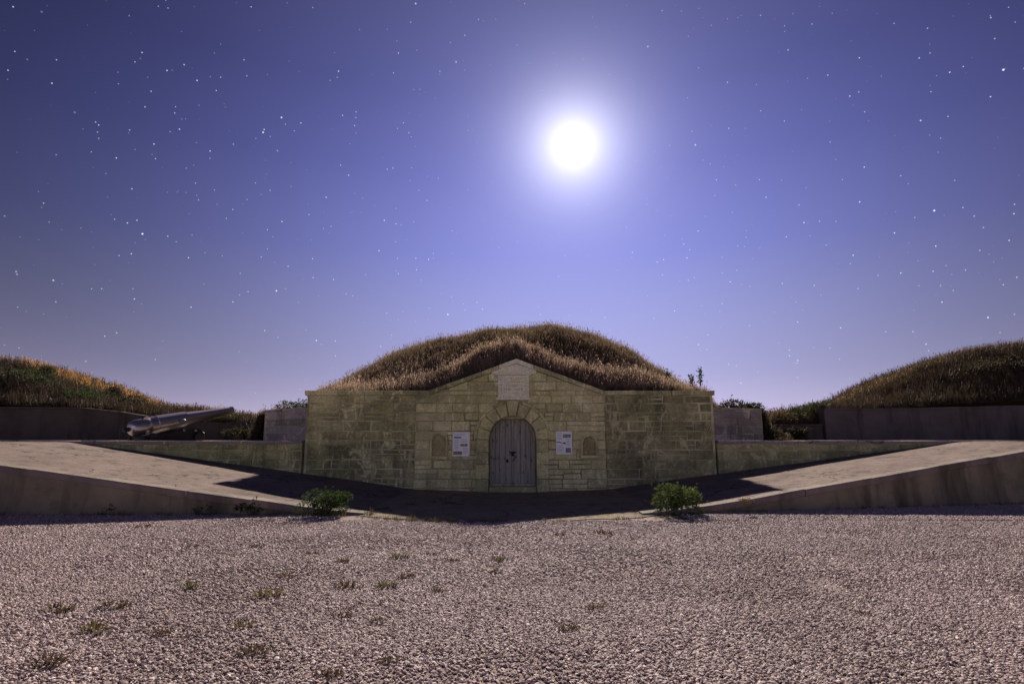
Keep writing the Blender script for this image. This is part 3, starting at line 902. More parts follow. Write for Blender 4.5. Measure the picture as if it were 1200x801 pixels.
parapet('parapet_wall', [(x, para_y(x) + 0.15, 2.02) for x in (9.3, 11, 12.7)], M['parapet'], 'short low parapet behind scrub between the magazine and the right parapet')
def block_wall(name, x0, x1, y, zt0, zt1, label):
    w = empty(name, ((x0 + x1) / 2, y, PLAT)); tag(w, label, 'wall')
    me, loc = prism([(x0, PLAT - 0.3), (x1, PLAT - 0.3), (x1, zt1), (x0, zt0)], y + 0.015, 0.6, 0.0); part('wall_core', me, M['mortar'], w, loc)
    zs = [PLAT - 0.05, PLAT + 0.24, PLAT + 0.50, PLAT + 0.77, PLAT + 1.1]
    sl = (zt1 - zt0) / (x1 - x0)
    for a, b in zip(zs, zs[1:]):
        pos = rows(x0, x1, 0.5, 1.1)
        for p, q in zip(pos, pos[1:]):
            poly = clip(rect(p, q, a, b), -sl, 1.0, zt0 - sl * x0 - 0.07)
            if poly: lay(poly, y, M['flank'], w, 'stone', 0.006, 0.3, 0.01)
    pos = rows(x0 - 0.03, x1, 0.5, 0.9)
    for p, q in zip(pos, pos[1:]):
        poly = [(p + .004, zt0 + sl * (p - x0) - 0.066), (q - .004, zt0 + sl * (q - x0) - 0.066), (q - .004, zt0 + sl * (q - x0) + 0.01), (p + .004, zt0 + sl * (p - x0) + 0.01)]
        me, loc = prism(poly, y - 0.05, 0.7, 0.012); part('coping_stone', me, M['flank'], w, loc)
block_wall('flank_wall', -9.05, -6.2, 21.0, 2.47, 2.66, 'pale set-back stone wall joining the left end of the magazine')
block_wall('flank_wall', 6.1, 9.15, 21.0, 2.62, 2.52, 'pale set-back stone wall joining the right end of the magazine')

# ------------------------------------------------------------------ the cannon
def lathe(profile, seg=40):
    v, f = [], []
    for x, r in profile:
        for k in range(seg):
            a = 2 * math.pi * k / seg
            v.append((x, r * math.cos(a), r * math.sin(a)))
    for i in range(len(profile) - 1):
        for k in range(seg):
            a, b = i * seg + k, i * seg + (k + 1) % seg
            f.append((a, b, b + seg, a + seg))
    f.append(tuple(range(seg))); f.append(tuple(reversed(range((len(profile) - 1) * seg, len(profile) * seg))))
    me = mesh('lathe', v, f)
    bm = bmesh.new(); bm.from_mesh(me); bmesh.ops.recalc_face_normals(bm, faces=bm.faces); bm.to_mesh(me); bm.free()
    sm = [len(p.vertices) == 4 for p in me.polygons]
    me.polygons.foreach_set('use_smooth', sm)
    try: me.set_sharp_from_angle(angle=R(35))
    except Exception: pass
    return me
gun = empty('cannon', (-12.45, 19.35, PLAT))
tag(gun, 'black iron cannon barrel raised to the right on a low iron carriage', 'cannon')
gun.rotation_euler = (0, 0, R(63))
br = bpy.data.objects.new('barrel', lathe([(-0.02, 0.0), (0.0, 0.20), (0.03, 0.30), (0.09, 0.37), (0.16, 0.405), (0.42, 0.425), (0.43, 0.34), (0.60, 0.34), (0.61, 0.43), (0.615, 0.475), (0.80, 0.475), (0.815, 0.44),
     (0.86, 0.44), (0.87, 0.455), (1.95, 0.395), (1.965, 0.352), (2.7, 0.285), (3.4, 0.225), (3.82, 0.195), (3.83, 0.205), (3.93, 0.205), (3.94, 0.19), (3.945, 0.128), (3.6, 0.12)]))
br.data.materials.append(M['iron']); col.objects.link(br); br.parent = gun
br.location = (-0.40, 0, 0.37); br.rotation_euler = (0, R(-12.0), 0); br.scale = (0.98, 0.66, 0.66)
def gpart(name, me, mat, loc, parent=gun, rot=(0, 0, 0)):
    o = link(name, me, mat, parent, loc); o.rotation_euler = rot; return o
gpart('cascabel', lathe([(-0.20, 0.0), (-0.18, 0.10), (-0.12, 0.13), (-0.06, 0.10), (0.0, 0.12), (0.05, 0.14)], 20), M['iron_dark'], (0, 0, 0), br)
gpart('breech_sight', box_mesh(0.12, 0.07, 0.09, 0.01), M['iron_dark'], (0.75, 0, 0.50), br)
for s in (-1, 1):
    gpart('trunnion', lathe([(0, 0.15), (0.17, 0.15), (0.18, 0.14)], 20), M['iron'], (1.62, 0.37 * s, -0.08), br, (0, 0, R(90) * s))
    v = [(-0.15, 0), (2.0, 0), (2.0, 0.26), (1.75, 0.44), (1.05, 0.42), (0.80, 0.24), (-0.15, 0.12)]
    me, loc = prism(v, 0, 0.06, 0.01)
    gpart('carriage_cheek', me, M['iron_dark'], (loc.x, 0.40 * s - 0.03, loc.z))
    for wx in (0.1, 1.7):
        gpart('wheel', lathe([(0, 0.05), (0.0, 0.13), (0.07, 0.13), (0.07, 0.05)], 20), M['iron_dark'], (wx, 0.46 * s, 0.13), gun, (0, 0, R(90) * s))
gpart('axle', lathe([(0, 0.04), (0.86, 0.04)], 12), M['iron_dark'], (0.1, -0.43, 0.13), gun, (0, 0, R(90)))
gpart('cross_beam', box_mesh(0.14, 0.78, 0.16, 0.01), M['iron_dark'], (1.7, 0, 0.16))
gpart('elevating_block', box_mesh(0.34, 0.5, 0.10, 0.02), M['iron_dark'], (0.05, 0, 0.07))
for bx in (1.18, 1.62):
    gpart('ring_bolt', lathe([(0, 0.0), (0.0, 0.055), (0.05, 0.05), (0.07, 0.02)], 14), M['bolt'], (bx, -0.44, 0.36), gun, (0, 0, R(-90)))

# ------------------------------------------------------------------ plants
def leaf_ball(rx, ry, rz, n, size, seed, flat=0.0, stems=12):
    """leaves through an uneven crown volume (local, base at z=0) -> leaf mesh, stem mesh"""
    rnd = random.Random(seed)
    lob = [(rnd.uniform(-.55, .55) * rx, rnd.uniform(-.55, .55) * ry, rnd.uniform(.12, .76) * rz * 2, rnd.uniform(.30, .55)) for _ in range(9)]
    v, f = [], []
    for _ in range(n):
        L = rnd.choice(lob)
        while True:
            p = Vector((rnd.uniform(-1, 1), rnd.uniform(-1, 1), rnd.uniform(-1, 1)))
            if 0.15 < p.length < 1: break
        p = p.normalized() * (p.length ** 0.45)
        c = Vector((L[0] + p.x * L[3] * rx, L[1] + p.y * L[3] * ry, L[2] + p.z * L[3] * rz * 1.1))
        if c.z < 0.01: c.z = abs(c.z) * 0.5 + 0.01
        d = (p + Vector((rnd.uniform(-.7, .7), rnd.uniform(-.7, .7), rnd.uniform(-.3, .9)))).normalized()
        s = size * rnd.uniform(.6, 1.35)
        side = d.cross(Vector((rnd.uniform(-1, 1), rnd.uniform(-1, 1), rnd.uniform(-1, 1)))).normalized()
        up = d.cross(side)
        b = len(v)
        v += [c, c + d * s * .5 + side * s * .30, c + d * s + up * s * -.12, c + d * s * .5 - side * s * .30 , c + d * s * .5 - up * s * .08]
        f += [(b, b + 1, b + 4), (b + 1, b + 2, b + 4), (b + 2, b + 3, b + 4), (b + 3, b, b + 4)]
    for _ in range(max(6, n // 90)):                   # straggling shoots
        a = rnd.uniform(0, 6.283); e = rnd.uniform(.25, 1.4); ln = rnd.uniform(.85, 1.25)
        tip = Vector((math.cos(a) * math.cos(e) * rx * ln, math.sin(a) * math.cos(e) * ry * ln, max(.05, math.sin(e)) * rz * 2 * ln))
        for k in range(14):
            c = tip * (.45 + .55 * k / 13) + Vector((rnd.uniform(-1, 1), rnd.uniform(-1, 1), rnd.uniform(-1, 1))) * size * .5
            d = (tip.normalized() + Vector((rnd.uniform(-.9, .9), rnd.uniform(-.9, .9), rnd.uniform(-.4, .9)))).normalized(); sz = size * rnd.uniform(.5, 1)
            side = d.orthogonal().normalized(); b = len(v)
            v += [c, c + d * sz * .5 + side * sz * .28, c + d * sz, c + d * sz * .5 - side * sz * .28]; f += [(b, b + 1, b + 2, b + 3)]
    lv = mesh('leaves', v, f)
    v, f = [], []
    for _ in range(stems):
        L = rnd.choice(lob)
        a = Vector((rnd.uniform(-.12, .12) * rx, rnd.uniform(-.12, .12) * ry, -0.03)); b_ = Vector(L[:3]); mid = (a + b_) / 2 + Vector((0, 0, .1 * rz))
        prev = None
        for t, r in ((0, .012), (.5, .009), (1, .004)):
            q = a * (1 - t) ** 2 + mid * 2 * t * (1 - t) + b_ * t * t
            r *= max(rx, rz) * 1.4
            ring = [len(v) + k for k in range(4)]
            v += [q + Vector((r, 0, 0)), q + Vector((0, r, 0)), q + Vector((-r, 0, 0)), q + Vector((0, -r, 0))]
            if prev: f += [(prev[k], prev[(k + 1) % 4], ring[(k + 1) % 4], ring[k]) for k in range(4)]
            prev = ring
    return lv, mesh('stems', v, f)

def bush(name, loc, rx, ry, rz, n, size, mat, label, cat='shrub', seed=1, group=None, stems=12):
    o = empty(name, loc); tag(o, label, cat, group)
    lv, sm = leaf_ball(rx, ry, rz, n, size, seed, stems=stems)
    link('foliage', lv, mat, o, (0, 0, 0)); link('stems', sm, M['twig'], o, (0, 0, 0))
    return o
p = on_ground(796, 602)
bush('leafy_shrub', (p.x, p.y + 0.15, 0), 0.66, 0.48, 0.29, 2400, 0.055, M['leaf_green'], 'bright green leafy shrub at the foot of the right ramp', 'shrub', 3)
p = on_ground(382, 604)
bush('leafy_shrub', (p.x, p.y + 0.1, 0), 0.54, 0.42, 0.24, 2800, 0.042, M['leaf_dark'], 'dark rounded shrub at the low end of the left ramp wall', 'shrub', 5)
p = on_ground(293, 603)
bush('wall_weed', (p.x, p.y + 0.05, 0), 0.36, 0.20, 0.14, 500, 0.05, M['leaf_dark'], 'low dark weed beside the left ramp wall, next to the rounded shrub', 'weed', 6)
p = on_ground(237, 602)
bush('wall_weed', (p.x, p.y, 0), 0.24, 0.16, 0.09, 260, 0.045, M['leaf_dark'], 'small weed at the left ramp wall, second from the rounded shrub', 'weed', 7)
p = on_ground(135, 602)
bush('wall_weed', (p.x, p.y, 0), 0.22, 0.16, 0.09, 220, 0.045, M['leaf_dark'], 'small dark weed midway along the foot of the left ramp wall', 'weed', 8)
p = on_ground(36, 600)
bush('wall_weed', (p.x, p.y, 0), 0.34, 0.2, 0.14, 420, 0.05, M['leaf_dark'], 'dark weed at the left ramp wall nearest the left edge', 'weed', 9)
# ledge plants on the right ramp edge
p = Vector((7.6, 0, 0)); p = on_ground(872, 577, 0.42)
bush('ledge_weed', (p.x, p.y, ramp_z(p.x) + 0.01), 0.16, 0.10, 0.05, 160, 0.035, M['leaf_dry'], 'small dry weed on the edge of the right ramp', 'weed', 10)

scrub = [   # px, py of base, depth, half width, half height, material, label
    (348, 480, 21.7, 0.95, 0.26, 'leaf_dark', 'dark bush on the set-back wall left of the magazine'),
    (852, 479, 21.6, 0.75, 0.32, 'leaf_scrub', 'dark brown bush on the set-back wall beside the right end of the magazine'),
    (880, 481, 21.7, 0.62, 0.22, 'leaf_dark', 'low dark bush at the far end of the right set-back wall'),
    (905, 512, 21.3, 0.70, 0.30, 'leaf_scrub', 'brown scrub just past the end of the right set-back wall'),
    (938, 512, 22.9, 0.75, 0.25, 'leaf_scrub', 'brown scrub against the short low parapet'),
    (938, 486, 24.4, 0.50, 0.42, 'leaf_dark', 'dark bush showing above the short low parapet'),
    (962, 484, 24.6, 0.55, 0.30, 'leaf_dark', 'dark bush at the left end of the tall right parapet'),
    (912, 493, 24.4, 0.9, 0.36, 'leaf_dry', 'reddish dry bush above the low parapet, left of the dark bushes'),
    (284, 512, 21.8, 0.85, 0.24, 'leaf_scrub', 'dark scrub between the cannon muzzle and the left set-back wall'),
    (262, 500, 23.8, 1.2, 0.22, 'leaf_dark', 'dark bush behind the cannon muzzle'),
    (90, 474, 24.6, 1.3, 0.38, 'leaf_dark', 'large dark bush on the middle of the left hill'),
    (26, 462, 25.2, 1.6, 0.38, 'leaf_dark', 'large dark bush high on the left hill at the left edge'),
    (143, 478, 24.8, 1.1, 0.34, 'leaf_scrub', 'low brown bush on the left hill above the cannon breech'),
    (50, 437, 27.0, 0.6, 0.30, 'leaf_dark', 'small dark bush on the crest of the left hill'),
    (132, 465, 27.0, 0.5, 0.28, 'leaf_scrub', 'small dark bush on the lower crest of the left hill'),
    (1165, 448, 24.6, 1.5, 0.45, 'leaf_scrub', 'dark bush on the right hill near the right edge'),
]
for i, (px, py, Y, hw, hh, mt, lb) in enumerate(scrub):
    q = at(px, py, Y)
    if Y > 22.95:
        q.z = hill_z(q.x, Y) - 0.05
    elif abs(q.x) > 6.2 and py > 500: q.z = PLAT
    elif py < 500: q.z = mound_z(q.x, Y) - 0.03
    bush('scrub_bush', q, hw, hw * 0.7, hh, 900, 0.085, M[mt], lb, 'bush', 40 + i, 'scrub around the gun platforms', 8)

def stalk_plant(px, py, Y, h, label, seed):
    rnd = random.Random(seed)
    q = at(px, py, Y); q.z = mound_z(q.x, Y) - 0.03
    o = empty('stalk_plant', q); tag(o, label, 'plant')
    v, f = [], []
    def tube(a, b, r):
        n0 = len(v); d = (b - a).normalized(); s = d.orthogonal().normalized(); t = d.cross(s)
        for q_ in (a, b):
            for k in range(5):
                an = 2 * math.pi * k / 5; v.append(q_ + s * r * math.cos(an) + t * r * math.sin(an))
        for k in range(5): f.append((n0 + k, n0 + (k + 1) % 5, n0 + 5 + (k + 1) % 5, n0 + 5 + k))
    tips = []
    for k in range(rnd.randint(2, 4)):
        top = Vector((rnd.uniform(-.1, .1), rnd.uniform(-.1, .1), h * rnd.uniform(.7, 1)))
        tube(Vector((0, 0, 0)), top * 0.6, 0.012); tube(top * 0.6, top, 0.009); tips.append(top)
    link('stem', mesh('stem', v, f), M['twig'], o, (0, 0, 0))
    v2, f2 = [], []
    for tp in tips:
        for k in range(70):
            c = tp * rnd.uniform(.45, 1.05) + Vector((rnd.uniform(-.06, .06), rnd.uniform(-.06, .06), rnd.uniform(-.05, .05)))
            d = Vector((rnd.uniform(-1, 1), rnd.uniform(-1, 1), rnd.uniform(-.2, 1))).normalized() * rnd.uniform(.04, .09); s = d.orthogonal() * 0.3
            b = len(v2); v2 += [c, c + d * .5 + s, c + d, c + d * .5 - s]; f2.append((b, b + 1, b + 2, b + 3))
    link('leaves', mesh('leaves', v2, f2), M['leaf_dark'], o, (0, 0, 0))
stalk_plant(784, 446, 20.2, 0.9, 'thin dark plant on the right slope of the mound, left of the pair', 1)
stalk_plant(811, 454, 19.2, 0.8, 'slender dark plant above the right end of the magazine, left of the pair', 2)
stalk_plant(821, 458, 18.9, 0.9, 'bushy dark plant above the right end of the magazine, right of the pair', 3)

# weeds in the gravel: each its own tuft
def tuft_mesh(n, h, spread, seed, w=0.007):
    rnd = random.Random(seed)
    v, f, uv = [], [], []
    for _ in range(n):
        a = rnd.uniform(0, 2 * math.pi); r = spread * rnd.random() ** .6
        p = Vector((r * math.cos(a), r * math.sin(a) * .7, -0.005)); hh = h * rnd.uniform(.5, 1.1)
        le = Vector((math.cos(a), math.sin(a), 0)) * hh * rnd.uniform(.1, .9) + Vector((rnd.uniform(-.3, .3), rnd.uniform(-.3, .3), 0)) * hh
        an = rnd.uniform(0, math.pi); s = Vector((math.cos(an), math.sin(an), 0)) * w * rnd.uniform(.6, 1.4)
        b = len(v)
        m_ = p + le * .35 + Vector((0, 0, hh * .6)); t = p + le + Vector((0, 0, hh))
        v += [p - s, p + s, m_ + s * .8, m_ - s * .8, t]
        f += [(b, b + 1, b + 2, b + 3), (b + 3, b + 2, b + 4)]
        uv += [0, 0, .6, .6, .6, .6, 1]
    me = mesh('tuft', v, f)
    l = me.uv_layers.new(name='UVMap')
    for i, y in enumerate(uv): l.data[i].uv = (0.5, y)
    return me
weeds = [(582, 656, 'g', 1.1), (656, 626, 'b', .9), (707, 624, 'b', 1.5), (682, 626, 'b', .6), (667, 736, 'b', .8), (697, 711, 'b', .8), (510, 692, 'b', .8), (452, 686, 'g', 1.2), (407, 686, 'b', 1.4),
         (467, 653, 'g', 1.3), (477, 675, 'b', .9), (580, 670, 'b', .8), (530, 657, 'b', .9), (505, 649, 'b', .8), (335, 675, 'b', 1.0), (400, 657, 'b', 1.0), (365, 648, 'b', .9), (455, 774, 'b', .8), (385, 792, 'b', .9),
         (775, 615, 'b', .8), (442, 727, 'b', .7), (400, 722, 'b', .8), (133, 710, 'b', 1.4), (112, 738, 'g', 1.3), (222, 688, 'g', 1.2), (285, 733, 'g', .8), (298, 763, 'b', 1.2), (53, 776, 'b', 1.3), (68, 714, 'b', 1.5),
         (313, 697, 'g', 1.4), (187, 742, 'b', .9), (167, 617, 'b', 1.3), (1010, 718, 'b', .7), (1090, 655, 'b', .6), (225, 640, 'b', .9), (300, 640, 'b', 1.0)]
kinds = {'b': [tuft_mesh(44, .045, .085, s, .005) for s in (1, 2, 3)], 'g': [tuft_mesh(40, .06, .07, s, .0045) for s in (4, 5)]}
for s_, ms in kinds.items():
    for me in ms: me.materials.append(M['weed_brown'] if s_ == 'b' else M['grass_green'])
weed_labels = [
    'greyish green grass tuft alone in the gravel straight before the door', 'small brown weed in the gravel between the door and the largest brown weed', 'largest brown weed in the gravel near the right shrub',
    'tiny brown weed just left of the largest brown weed near the right shrub', 'small brown weed low in the gravel right of centre, the nearer of two', 'small brown weed in the gravel right of centre, the farther of two',
    'brown weed in the gravel just left of the picture centre', 'greenish tuft in the gravel left of centre', 'wide brown weed in the gravel beside the greenish tuft left of centre',
    'green tuft in the gravel nearest the apron, left of the door', 'brown weed in the gravel between the two green tufts left of centre', 'small brown weed just in front of the greyish green tuft before the door',
    'brown weed in the gravel left of the greyish green tuft before the door', 'small brown weed in the gravel before the left sign', 'brown weed in the gravel at the right tip of the green patch on the left', 'brown weed in the gravel below the dark rounded shrub',
    'small brown weed in the gravel left below the dark rounded shrub', 'brown weed at the bottom edge of the gravel, right one of the pair', 'brown weed at the bottom edge of the gravel, left one of the pair',
    'small brown weed in the gravel just before the right shrub', 'small brown weed in the lower gravel, right one of two side by side', 'small brown weed in the lower gravel, left one of two side by side',
    'spreading brown weed in the left gravel, just behind the yellowish green tuft', 'yellowish green tuft in the gravel at lower left', 'green tuft in the left gravel, right of the spreading brown weed', 'small green tuft in the lower left gravel, right of the yellowish one',
    'wide brown weed in the lower gravel below the small green tuft', 'wide brown weed in the bottom left corner of the gravel', 'wide brown weed near the left edge of the gravel', 'wide green patch in the gravel below the left ramp wall end',
    'small brown weed in the gravel between the yellowish tuft and the small green tuft', 'brown weed in the gravel closest to the left ramp wall', 'lone brown weed in the right gravel, nearer to the camera', 'lone small brown weed in the far right gravel',
    'brown weed in the upper left gravel, left one of two level with each other', 'brown weed in the upper left gravel, right one of two level with each other']
for i, (px, py, k, s) in enumerate(weeds):
    q = on_ground(px, py)
    o = link('gravel_weed', kinds[k][i % len(kinds[k])], None, None, (q.x, q.y, 0.0))
    o.scale = (s * 1.25, s * 1.25, s * 0.9); o.rotation_euler = (0, 0, random.uniform(-.5, .5))
    lb = weed_labels[i]
    tag(o, lb, 'weed', 'weeds in the gravel')

# ------------------------------------------------------------------ scattered stuff: gravel, grass
lib = bpy.data.collections
def proto_collection(name, meshes):
    c = lib.new(name)
    for i, me in enumerate(meshes):
        o = bpy.data.objects.new(name + '_piece', me); c.objects.link(o)
    return c

def scatter_group(name, coll, density, smin, smax, tilt, seed, dens_attr=None, zmin=0.6, zmax=1.1):
    g = bpy.data.node_groups.new(name, 'GeometryNodeTree')
    g.interface.new_socket('Geometry', in_out='INPUT', socket_type='NodeSocketGeometry')
    g.interface.new_socket('Geometry', in_out='OUTPUT', socket_type='NodeSocketGeometry')
    N, Lk = g.nodes, g.links
    gi, go = N.new('NodeGroupInput'), N.new('NodeGroupOutput')
    d = N.new('GeometryNodeDistributePointsOnFaces'); d.distribute_method = 'RANDOM'
    d.inputs['Density'].default_value = density; d.inputs['Seed'].default_value = seed
    Lk.new(gi.outputs[0], d.inputs['Mesh'])
    if dens_attr:
        a = N.new('GeometryNodeInputNamedAttribute'); a.data_type = 'FLOAT'; a.inputs['Name'].default_value = dens_attr
        mu = N.new('ShaderNodeMath'); mu.operation = 'MULTIPLY'; mu.inputs[1].default_value = density
        Lk.new(a.outputs['Attribute'], mu.inputs[0]); Lk.new(mu.outputs[0], d.inputs['Density'])
    ci = N.new('GeometryNodeCollectionInfo'); ci.inputs['Collection'].default_value = coll
    ci.inputs['Separate Children'].default_value = True; ci.inputs['Reset Children'].default_value = True
    ip = N.new('GeometryNodeInstanceOnPoints'); ip.inputs['Pick Instance'].default_value = True
    Lk.new(d.outputs['Points'], ip.inputs['Points']); Lk.new(ci.outputs[0], ip.inputs['Instance'])
    rr = N.new('FunctionNodeRandomValue'); rr.data_type = 'FLOAT_VECTOR'
    rr.inputs['Min'].default_value = (-tilt, -tilt, 0); rr.inputs['Max'].default_value = (tilt, tilt, 6.283); rr.inputs['Seed'].default_value = seed + 1
    Lk.new(rr.outputs[0], ip.inputs['Rotation'])
    rs = N.new('FunctionNodeRandomValue'); rs.data_type = 'FLOAT_VECTOR'
    rs.inputs[0].default_value = (smin, smin, smin * zmin); rs.inputs[1].default_value = (smax, smax, smax * zmax); rs.inputs['Seed'].default_value = seed + 2
    Lk.new(rs.outputs[0], ip.inputs['Scale'])
    Lk.new(ip.outputs[0], go.inputs[0])
    return g

def scatter(name, me, group, label, cat):
    o = link(name, me)
    md = o.modifiers.new('scatter', 'NODES'); md.node_group = group
    tag(o, label, cat, None, 'stuff')
    return o

def pebble(seed):
    rnd = random.Random(seed)
    bm = bmesh.new(); bmesh.ops.create_icosphere(bm, subdivisions=1, radius=1.0)
    for v in bm.verts:
        v.co *= rnd.uniform(.75, 1.2) * (.65, .75, .85, 1, 1, 1.15, 1.35, 1.75)[seed]; v.co.z *= 0.65; v.co.x *= 1.15
    me = bpy.data.meshes.new('pebble'); bm.to_mesh(me); bm.free(); me.materials.append(M['gravel']); return me
peb = proto_collection('pebbles', [pebble(s) for s in range(8)])
def patch(y0, y1, w0, w1, n=80):
    """ground strip mesh with a smooth scatter density"""
    v, f = [], []
    m_ = 40
    for i in range(n + 1):
        for j in range(m_ + 1):
            y = y0 + (y1 - y0) * j / m_; w = w0 + (w1 - w0) * j / m_
            x = -w + 2 * w * i / n
            v.append((x, y, 0.012 * fbm(x, y, 3, 0.6) - 0.012 + 0.006))
    for i in range(n):
        for j in range(m_):
            a = i * (m_ + 1) + j
            f.append((a, a + m_ + 1, a + m_ + 2, a + 1))
    me = mesh('patch', v, f)
    a_ = me.attributes.new('dens', 'FLOAT', 'POINT')
    for k, q in enumerate(v): a_.data[k].value = min(1.1, max(0.42, 0.9 + 1.2 * fbm(q[0], q[1] * 1.6, 6, 0.55, 4)))
    return me
scatter('gravel', patch(2.4, 6.6, 6.0, 9.5), scatter_group('gravel_near', peb, 4600, 0.005, 0.0145, 0.5, 11, 'dens'), 'pale pinkish gravel in the foreground', 'gravel')
scatter('gravel', patch(6.6, 10.85, 9.5, 15.0), scatter_group('gravel_far', peb, 2700, 0.0065, 0.017, 0.5, 21, 'dens'), 'pale pinkish gravel before the ramps and apron', 'gravel')
for sgn, xa, xb in ((-1, -15.5, -3.3), (1, 3.3, 15.5)):
    v = [(xa, 10.85, 0.0), (xb, 10.85, 0.0), (xb, front_y(xb) - 0.02, 0.0), (xa, front_y(xa) - 0.02, 0.0)]
    scatter('gravel', mesh('patch', v, [(0, 1, 2, 3)]), scatter_group('gravel_edge', peb, 2200, 0.007, 0.018, 0.5, 31 + sgn), 'gravel along the foot of the %s ramp wall' % ('left' if sgn < 0 else 'right'), 'gravel')

def clump(seed, mat, n=16, h=0.36, spread=0.10, w=0.006, heads=0.5):
    rnd = random.Random(seed)
    v, f, uv = [], [], []
    for _ in range(n):
        a = rnd.uniform(0, 6.283); r = spread * rnd.random()
        p = Vector((r * math.cos(a), r * math.sin(a), -0.03)); hh = h * rnd.uniform(.45, 1.15)
        le = Vector((math.cos(a), math.sin(a), 0)) * hh * rnd.uniform(.02, .35) + Vector((rnd.uniform(-.2, .2), rnd.uniform(-.2, .2), 0)) * hh
        an = rnd.uniform(0, math.pi); s = Vector((math.cos(an), math.sin(an), 0)) * w * rnd.uniform(.7, 1.3)
        b = len(v)
        m_ = p + le * .4 + Vector((0, 0, hh * .6)); t = p + le + Vector((0, 0, hh))
        v += [p - s, p + s, m_ + s * .7, m_ - s * .7, t]
        f += [(b, b + 1, b + 2, b + 3), (b + 3, b + 2, b + 4)]; uv += [0, 0, .55, .55, .55, .55, .8]
        if rnd.random() < heads:          # seed head
            b = len(v); q = t - (t - m_) * .3; s2 = s * 1.7
            v += [q, q + (t - q) * .6 + s2, t + (t - q) * .7, q + (t - q) * .6 - s2]
            f += [(b, b + 1, b + 2, b + 3)]; uv += [.9, 1, 1, 1]
    me = mesh('clump', v, f); l = me.uv_layers.new(name='UVMap')
    for i, y in enumerate(uv): l.data[i].uv = (.5, y)
    me.materials.append(mat); return me

def surf_copy(o, keep, dens):
    """mesh of the part of a terrain sheet that carries grass, with a density attribute"""
    src = o.data
    me = bpy.data.meshes.new('turf')
    vs = [tuple(v.co) for v in src.vertices]
    fs = [tuple(p.vertices) for p in src.polygons if keep(p.center)]
    used = sorted({i for q in fs for i in q}); mp = {k: i for i, k in enumerate(used)}
    me.from_pydata([vs[k] for k in used], [], [tuple(mp[i] for i in q) for q in fs]); me.update()
    at_ = me.attributes.new('dens', 'FLOAT', 'POINT')
    for i, k in enumerate(used): at_.data[i].value = max(0.0, dens(*vs[k]))
    return me
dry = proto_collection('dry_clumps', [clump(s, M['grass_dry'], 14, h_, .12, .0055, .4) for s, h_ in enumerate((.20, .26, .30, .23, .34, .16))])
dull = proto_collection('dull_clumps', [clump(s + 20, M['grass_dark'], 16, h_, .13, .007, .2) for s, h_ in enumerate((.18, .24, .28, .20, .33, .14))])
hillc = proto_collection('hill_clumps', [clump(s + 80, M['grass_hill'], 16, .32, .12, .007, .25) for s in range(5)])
lamplit = proto_collection('lamplit_clumps', [clump(s + 40, M['grass_lamplit'], 16, .34, .12, .007, .5) for s in range(4)])
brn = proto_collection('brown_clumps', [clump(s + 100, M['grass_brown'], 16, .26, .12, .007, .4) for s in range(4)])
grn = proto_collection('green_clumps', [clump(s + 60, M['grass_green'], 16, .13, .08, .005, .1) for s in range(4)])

def patchy(x, y): return min(1.25, max(0.12, 0.85 + 1.3 * fbm(x, y, 9, 0.9)))
def bank_d(x, y, z): return patchy(x, y) * (1.0 if y < 20.6 else max(0.0, 1 - (y - 20.6) / 0.8)) * sstep(17.75, 18.2, y)
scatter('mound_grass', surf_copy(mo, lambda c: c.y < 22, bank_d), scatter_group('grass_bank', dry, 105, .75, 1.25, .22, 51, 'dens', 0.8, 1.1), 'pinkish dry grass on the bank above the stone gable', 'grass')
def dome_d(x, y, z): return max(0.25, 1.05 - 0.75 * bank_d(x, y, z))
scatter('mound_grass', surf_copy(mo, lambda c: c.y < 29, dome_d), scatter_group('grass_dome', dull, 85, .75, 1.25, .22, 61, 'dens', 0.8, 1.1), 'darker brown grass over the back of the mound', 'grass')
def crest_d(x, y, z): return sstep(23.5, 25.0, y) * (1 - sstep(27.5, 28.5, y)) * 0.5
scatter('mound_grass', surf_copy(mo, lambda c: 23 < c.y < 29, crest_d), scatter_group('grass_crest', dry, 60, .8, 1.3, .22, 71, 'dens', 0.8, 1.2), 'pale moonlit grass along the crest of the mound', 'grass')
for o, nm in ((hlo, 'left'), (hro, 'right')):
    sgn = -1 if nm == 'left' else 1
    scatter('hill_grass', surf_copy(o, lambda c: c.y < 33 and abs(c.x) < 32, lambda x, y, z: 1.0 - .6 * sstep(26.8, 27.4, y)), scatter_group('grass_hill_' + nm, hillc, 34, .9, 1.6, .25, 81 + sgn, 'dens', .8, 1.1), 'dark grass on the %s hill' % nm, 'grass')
    scatter('crest_grass', surf_copy(o, lambda c: 25 < c.y < 31 and abs(c.x) < 32, lambda x, y, z: sstep(26.7, 27.3, y) * (1 - sstep(29, 30, y))), scatter_group('grass_crest_' + nm, lamplit if nm == 'left' else brn, 14, .9, 1.5, .25, 91 + sgn, 'dens', .8, 1.1), ('lamplight-tinted' if nm == 'left' else 'brown') + ' grass along the crest of the %s hill' % nm, 'grass')
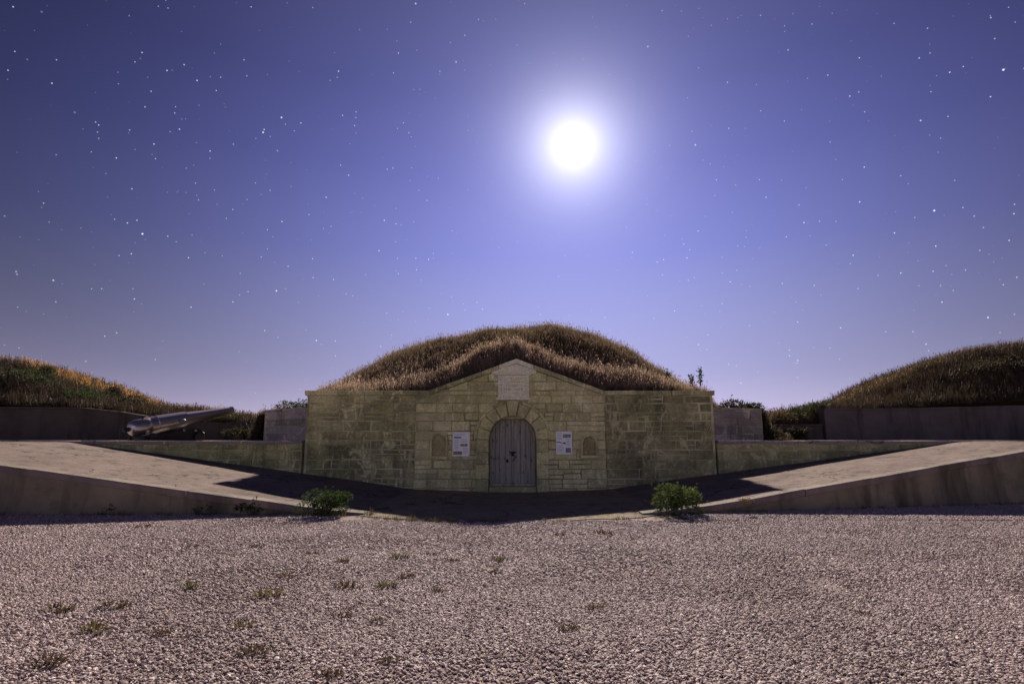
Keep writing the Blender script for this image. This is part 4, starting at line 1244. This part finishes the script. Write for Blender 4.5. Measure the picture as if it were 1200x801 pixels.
# thin moss and grass along the front edge of the apron and foot of the walls
v = []
xs = lin(-3.0, 3.2, 30)
me = mesh('strip', [(x, 10.78 - 0.24 * math.exp(-((x + 0.6) / 2.0) ** 2) + (abs(x) / 3.0) ** 4 * 0.5, 0.0) for x in xs] + [(x, 11.02 - 0.24 * math.exp(-((x + 0.6) / 2.0) ** 2) + (abs(x) / 3.0) ** 4 * 0.5, 0.0) for x in xs],
          [(i, i + 1, i + 32, i + 31) for i in range(30)])
a_ = me.attributes.new('dens', 'FLOAT', 'POINT')
for i in range(62): a_.data[i].value = max(0.0, 0.25 + 1.6 * fbm(me.vertices[i].co.x, 0, 8, 1.1)) + (0.8 if -2.2 < me.vertices[i].co.x < -0.9 else 0)
scatter('edge_grass', me, scatter_group('grass_edge', grn, 120, .5, 1.0, .3, 101, 'dens'), 'low green grass between the apron and the gravel', 'grass')
me = mesh('strip', [(-14, 11.38, 0), (-2.6, 11.38, 0), (-2.6, 11.57, 0), (-14, 11.57, 0)], [(0, 1, 2, 3)])
scatter('edge_grass', me, scatter_group('grass_wallfoot', grn, 40, .5, 1.3, .3, 103), 'thin grass at the foot of the left ramp wall', 'grass')

me = mesh('strip', [(3.4, front_y(3.4) - .2, 0), (14, front_y(14) - .2, 0), (14, front_y(14) - .04, 0), (3.4, front_y(3.4) - .04, 0)], [(0, 1, 2, 3)])
scatter('edge_grass', me, scatter_group('grass_wallfoot_right', grn, 30, .4, 1.1, .3, 105), 'thin grass at the foot of the right ramp wall', 'grass')

# ------------------------------------------------------------------ the moon
MD = 6000.0
bm = bmesh.new(); bmesh.ops.create_uvsphere(bm, u_segments=48, v_segments=24, radius=MD * math.tan(R(1.1)))
me = bpy.data.meshes.new('moon'); bm.to_mesh(me); bm.free()
me.polygons.foreach_set('use_smooth', [True] * len(me.polygons))
t = NT('moon_light'); e = t.n('ShaderNodeEmission'); e.inputs['Color'].default_value = (1, .97, .93, 1); e.inputs['Strength'].default_value = 4.0
t.l(e.outputs[0], t.out.inputs['Surface'])
mn = link('moon', me, t.m, None, moon_dir * MD + Vector((0, 0, CAM_H)))
tag(mn, 'bright full moon glowing high above the mound', 'moon')
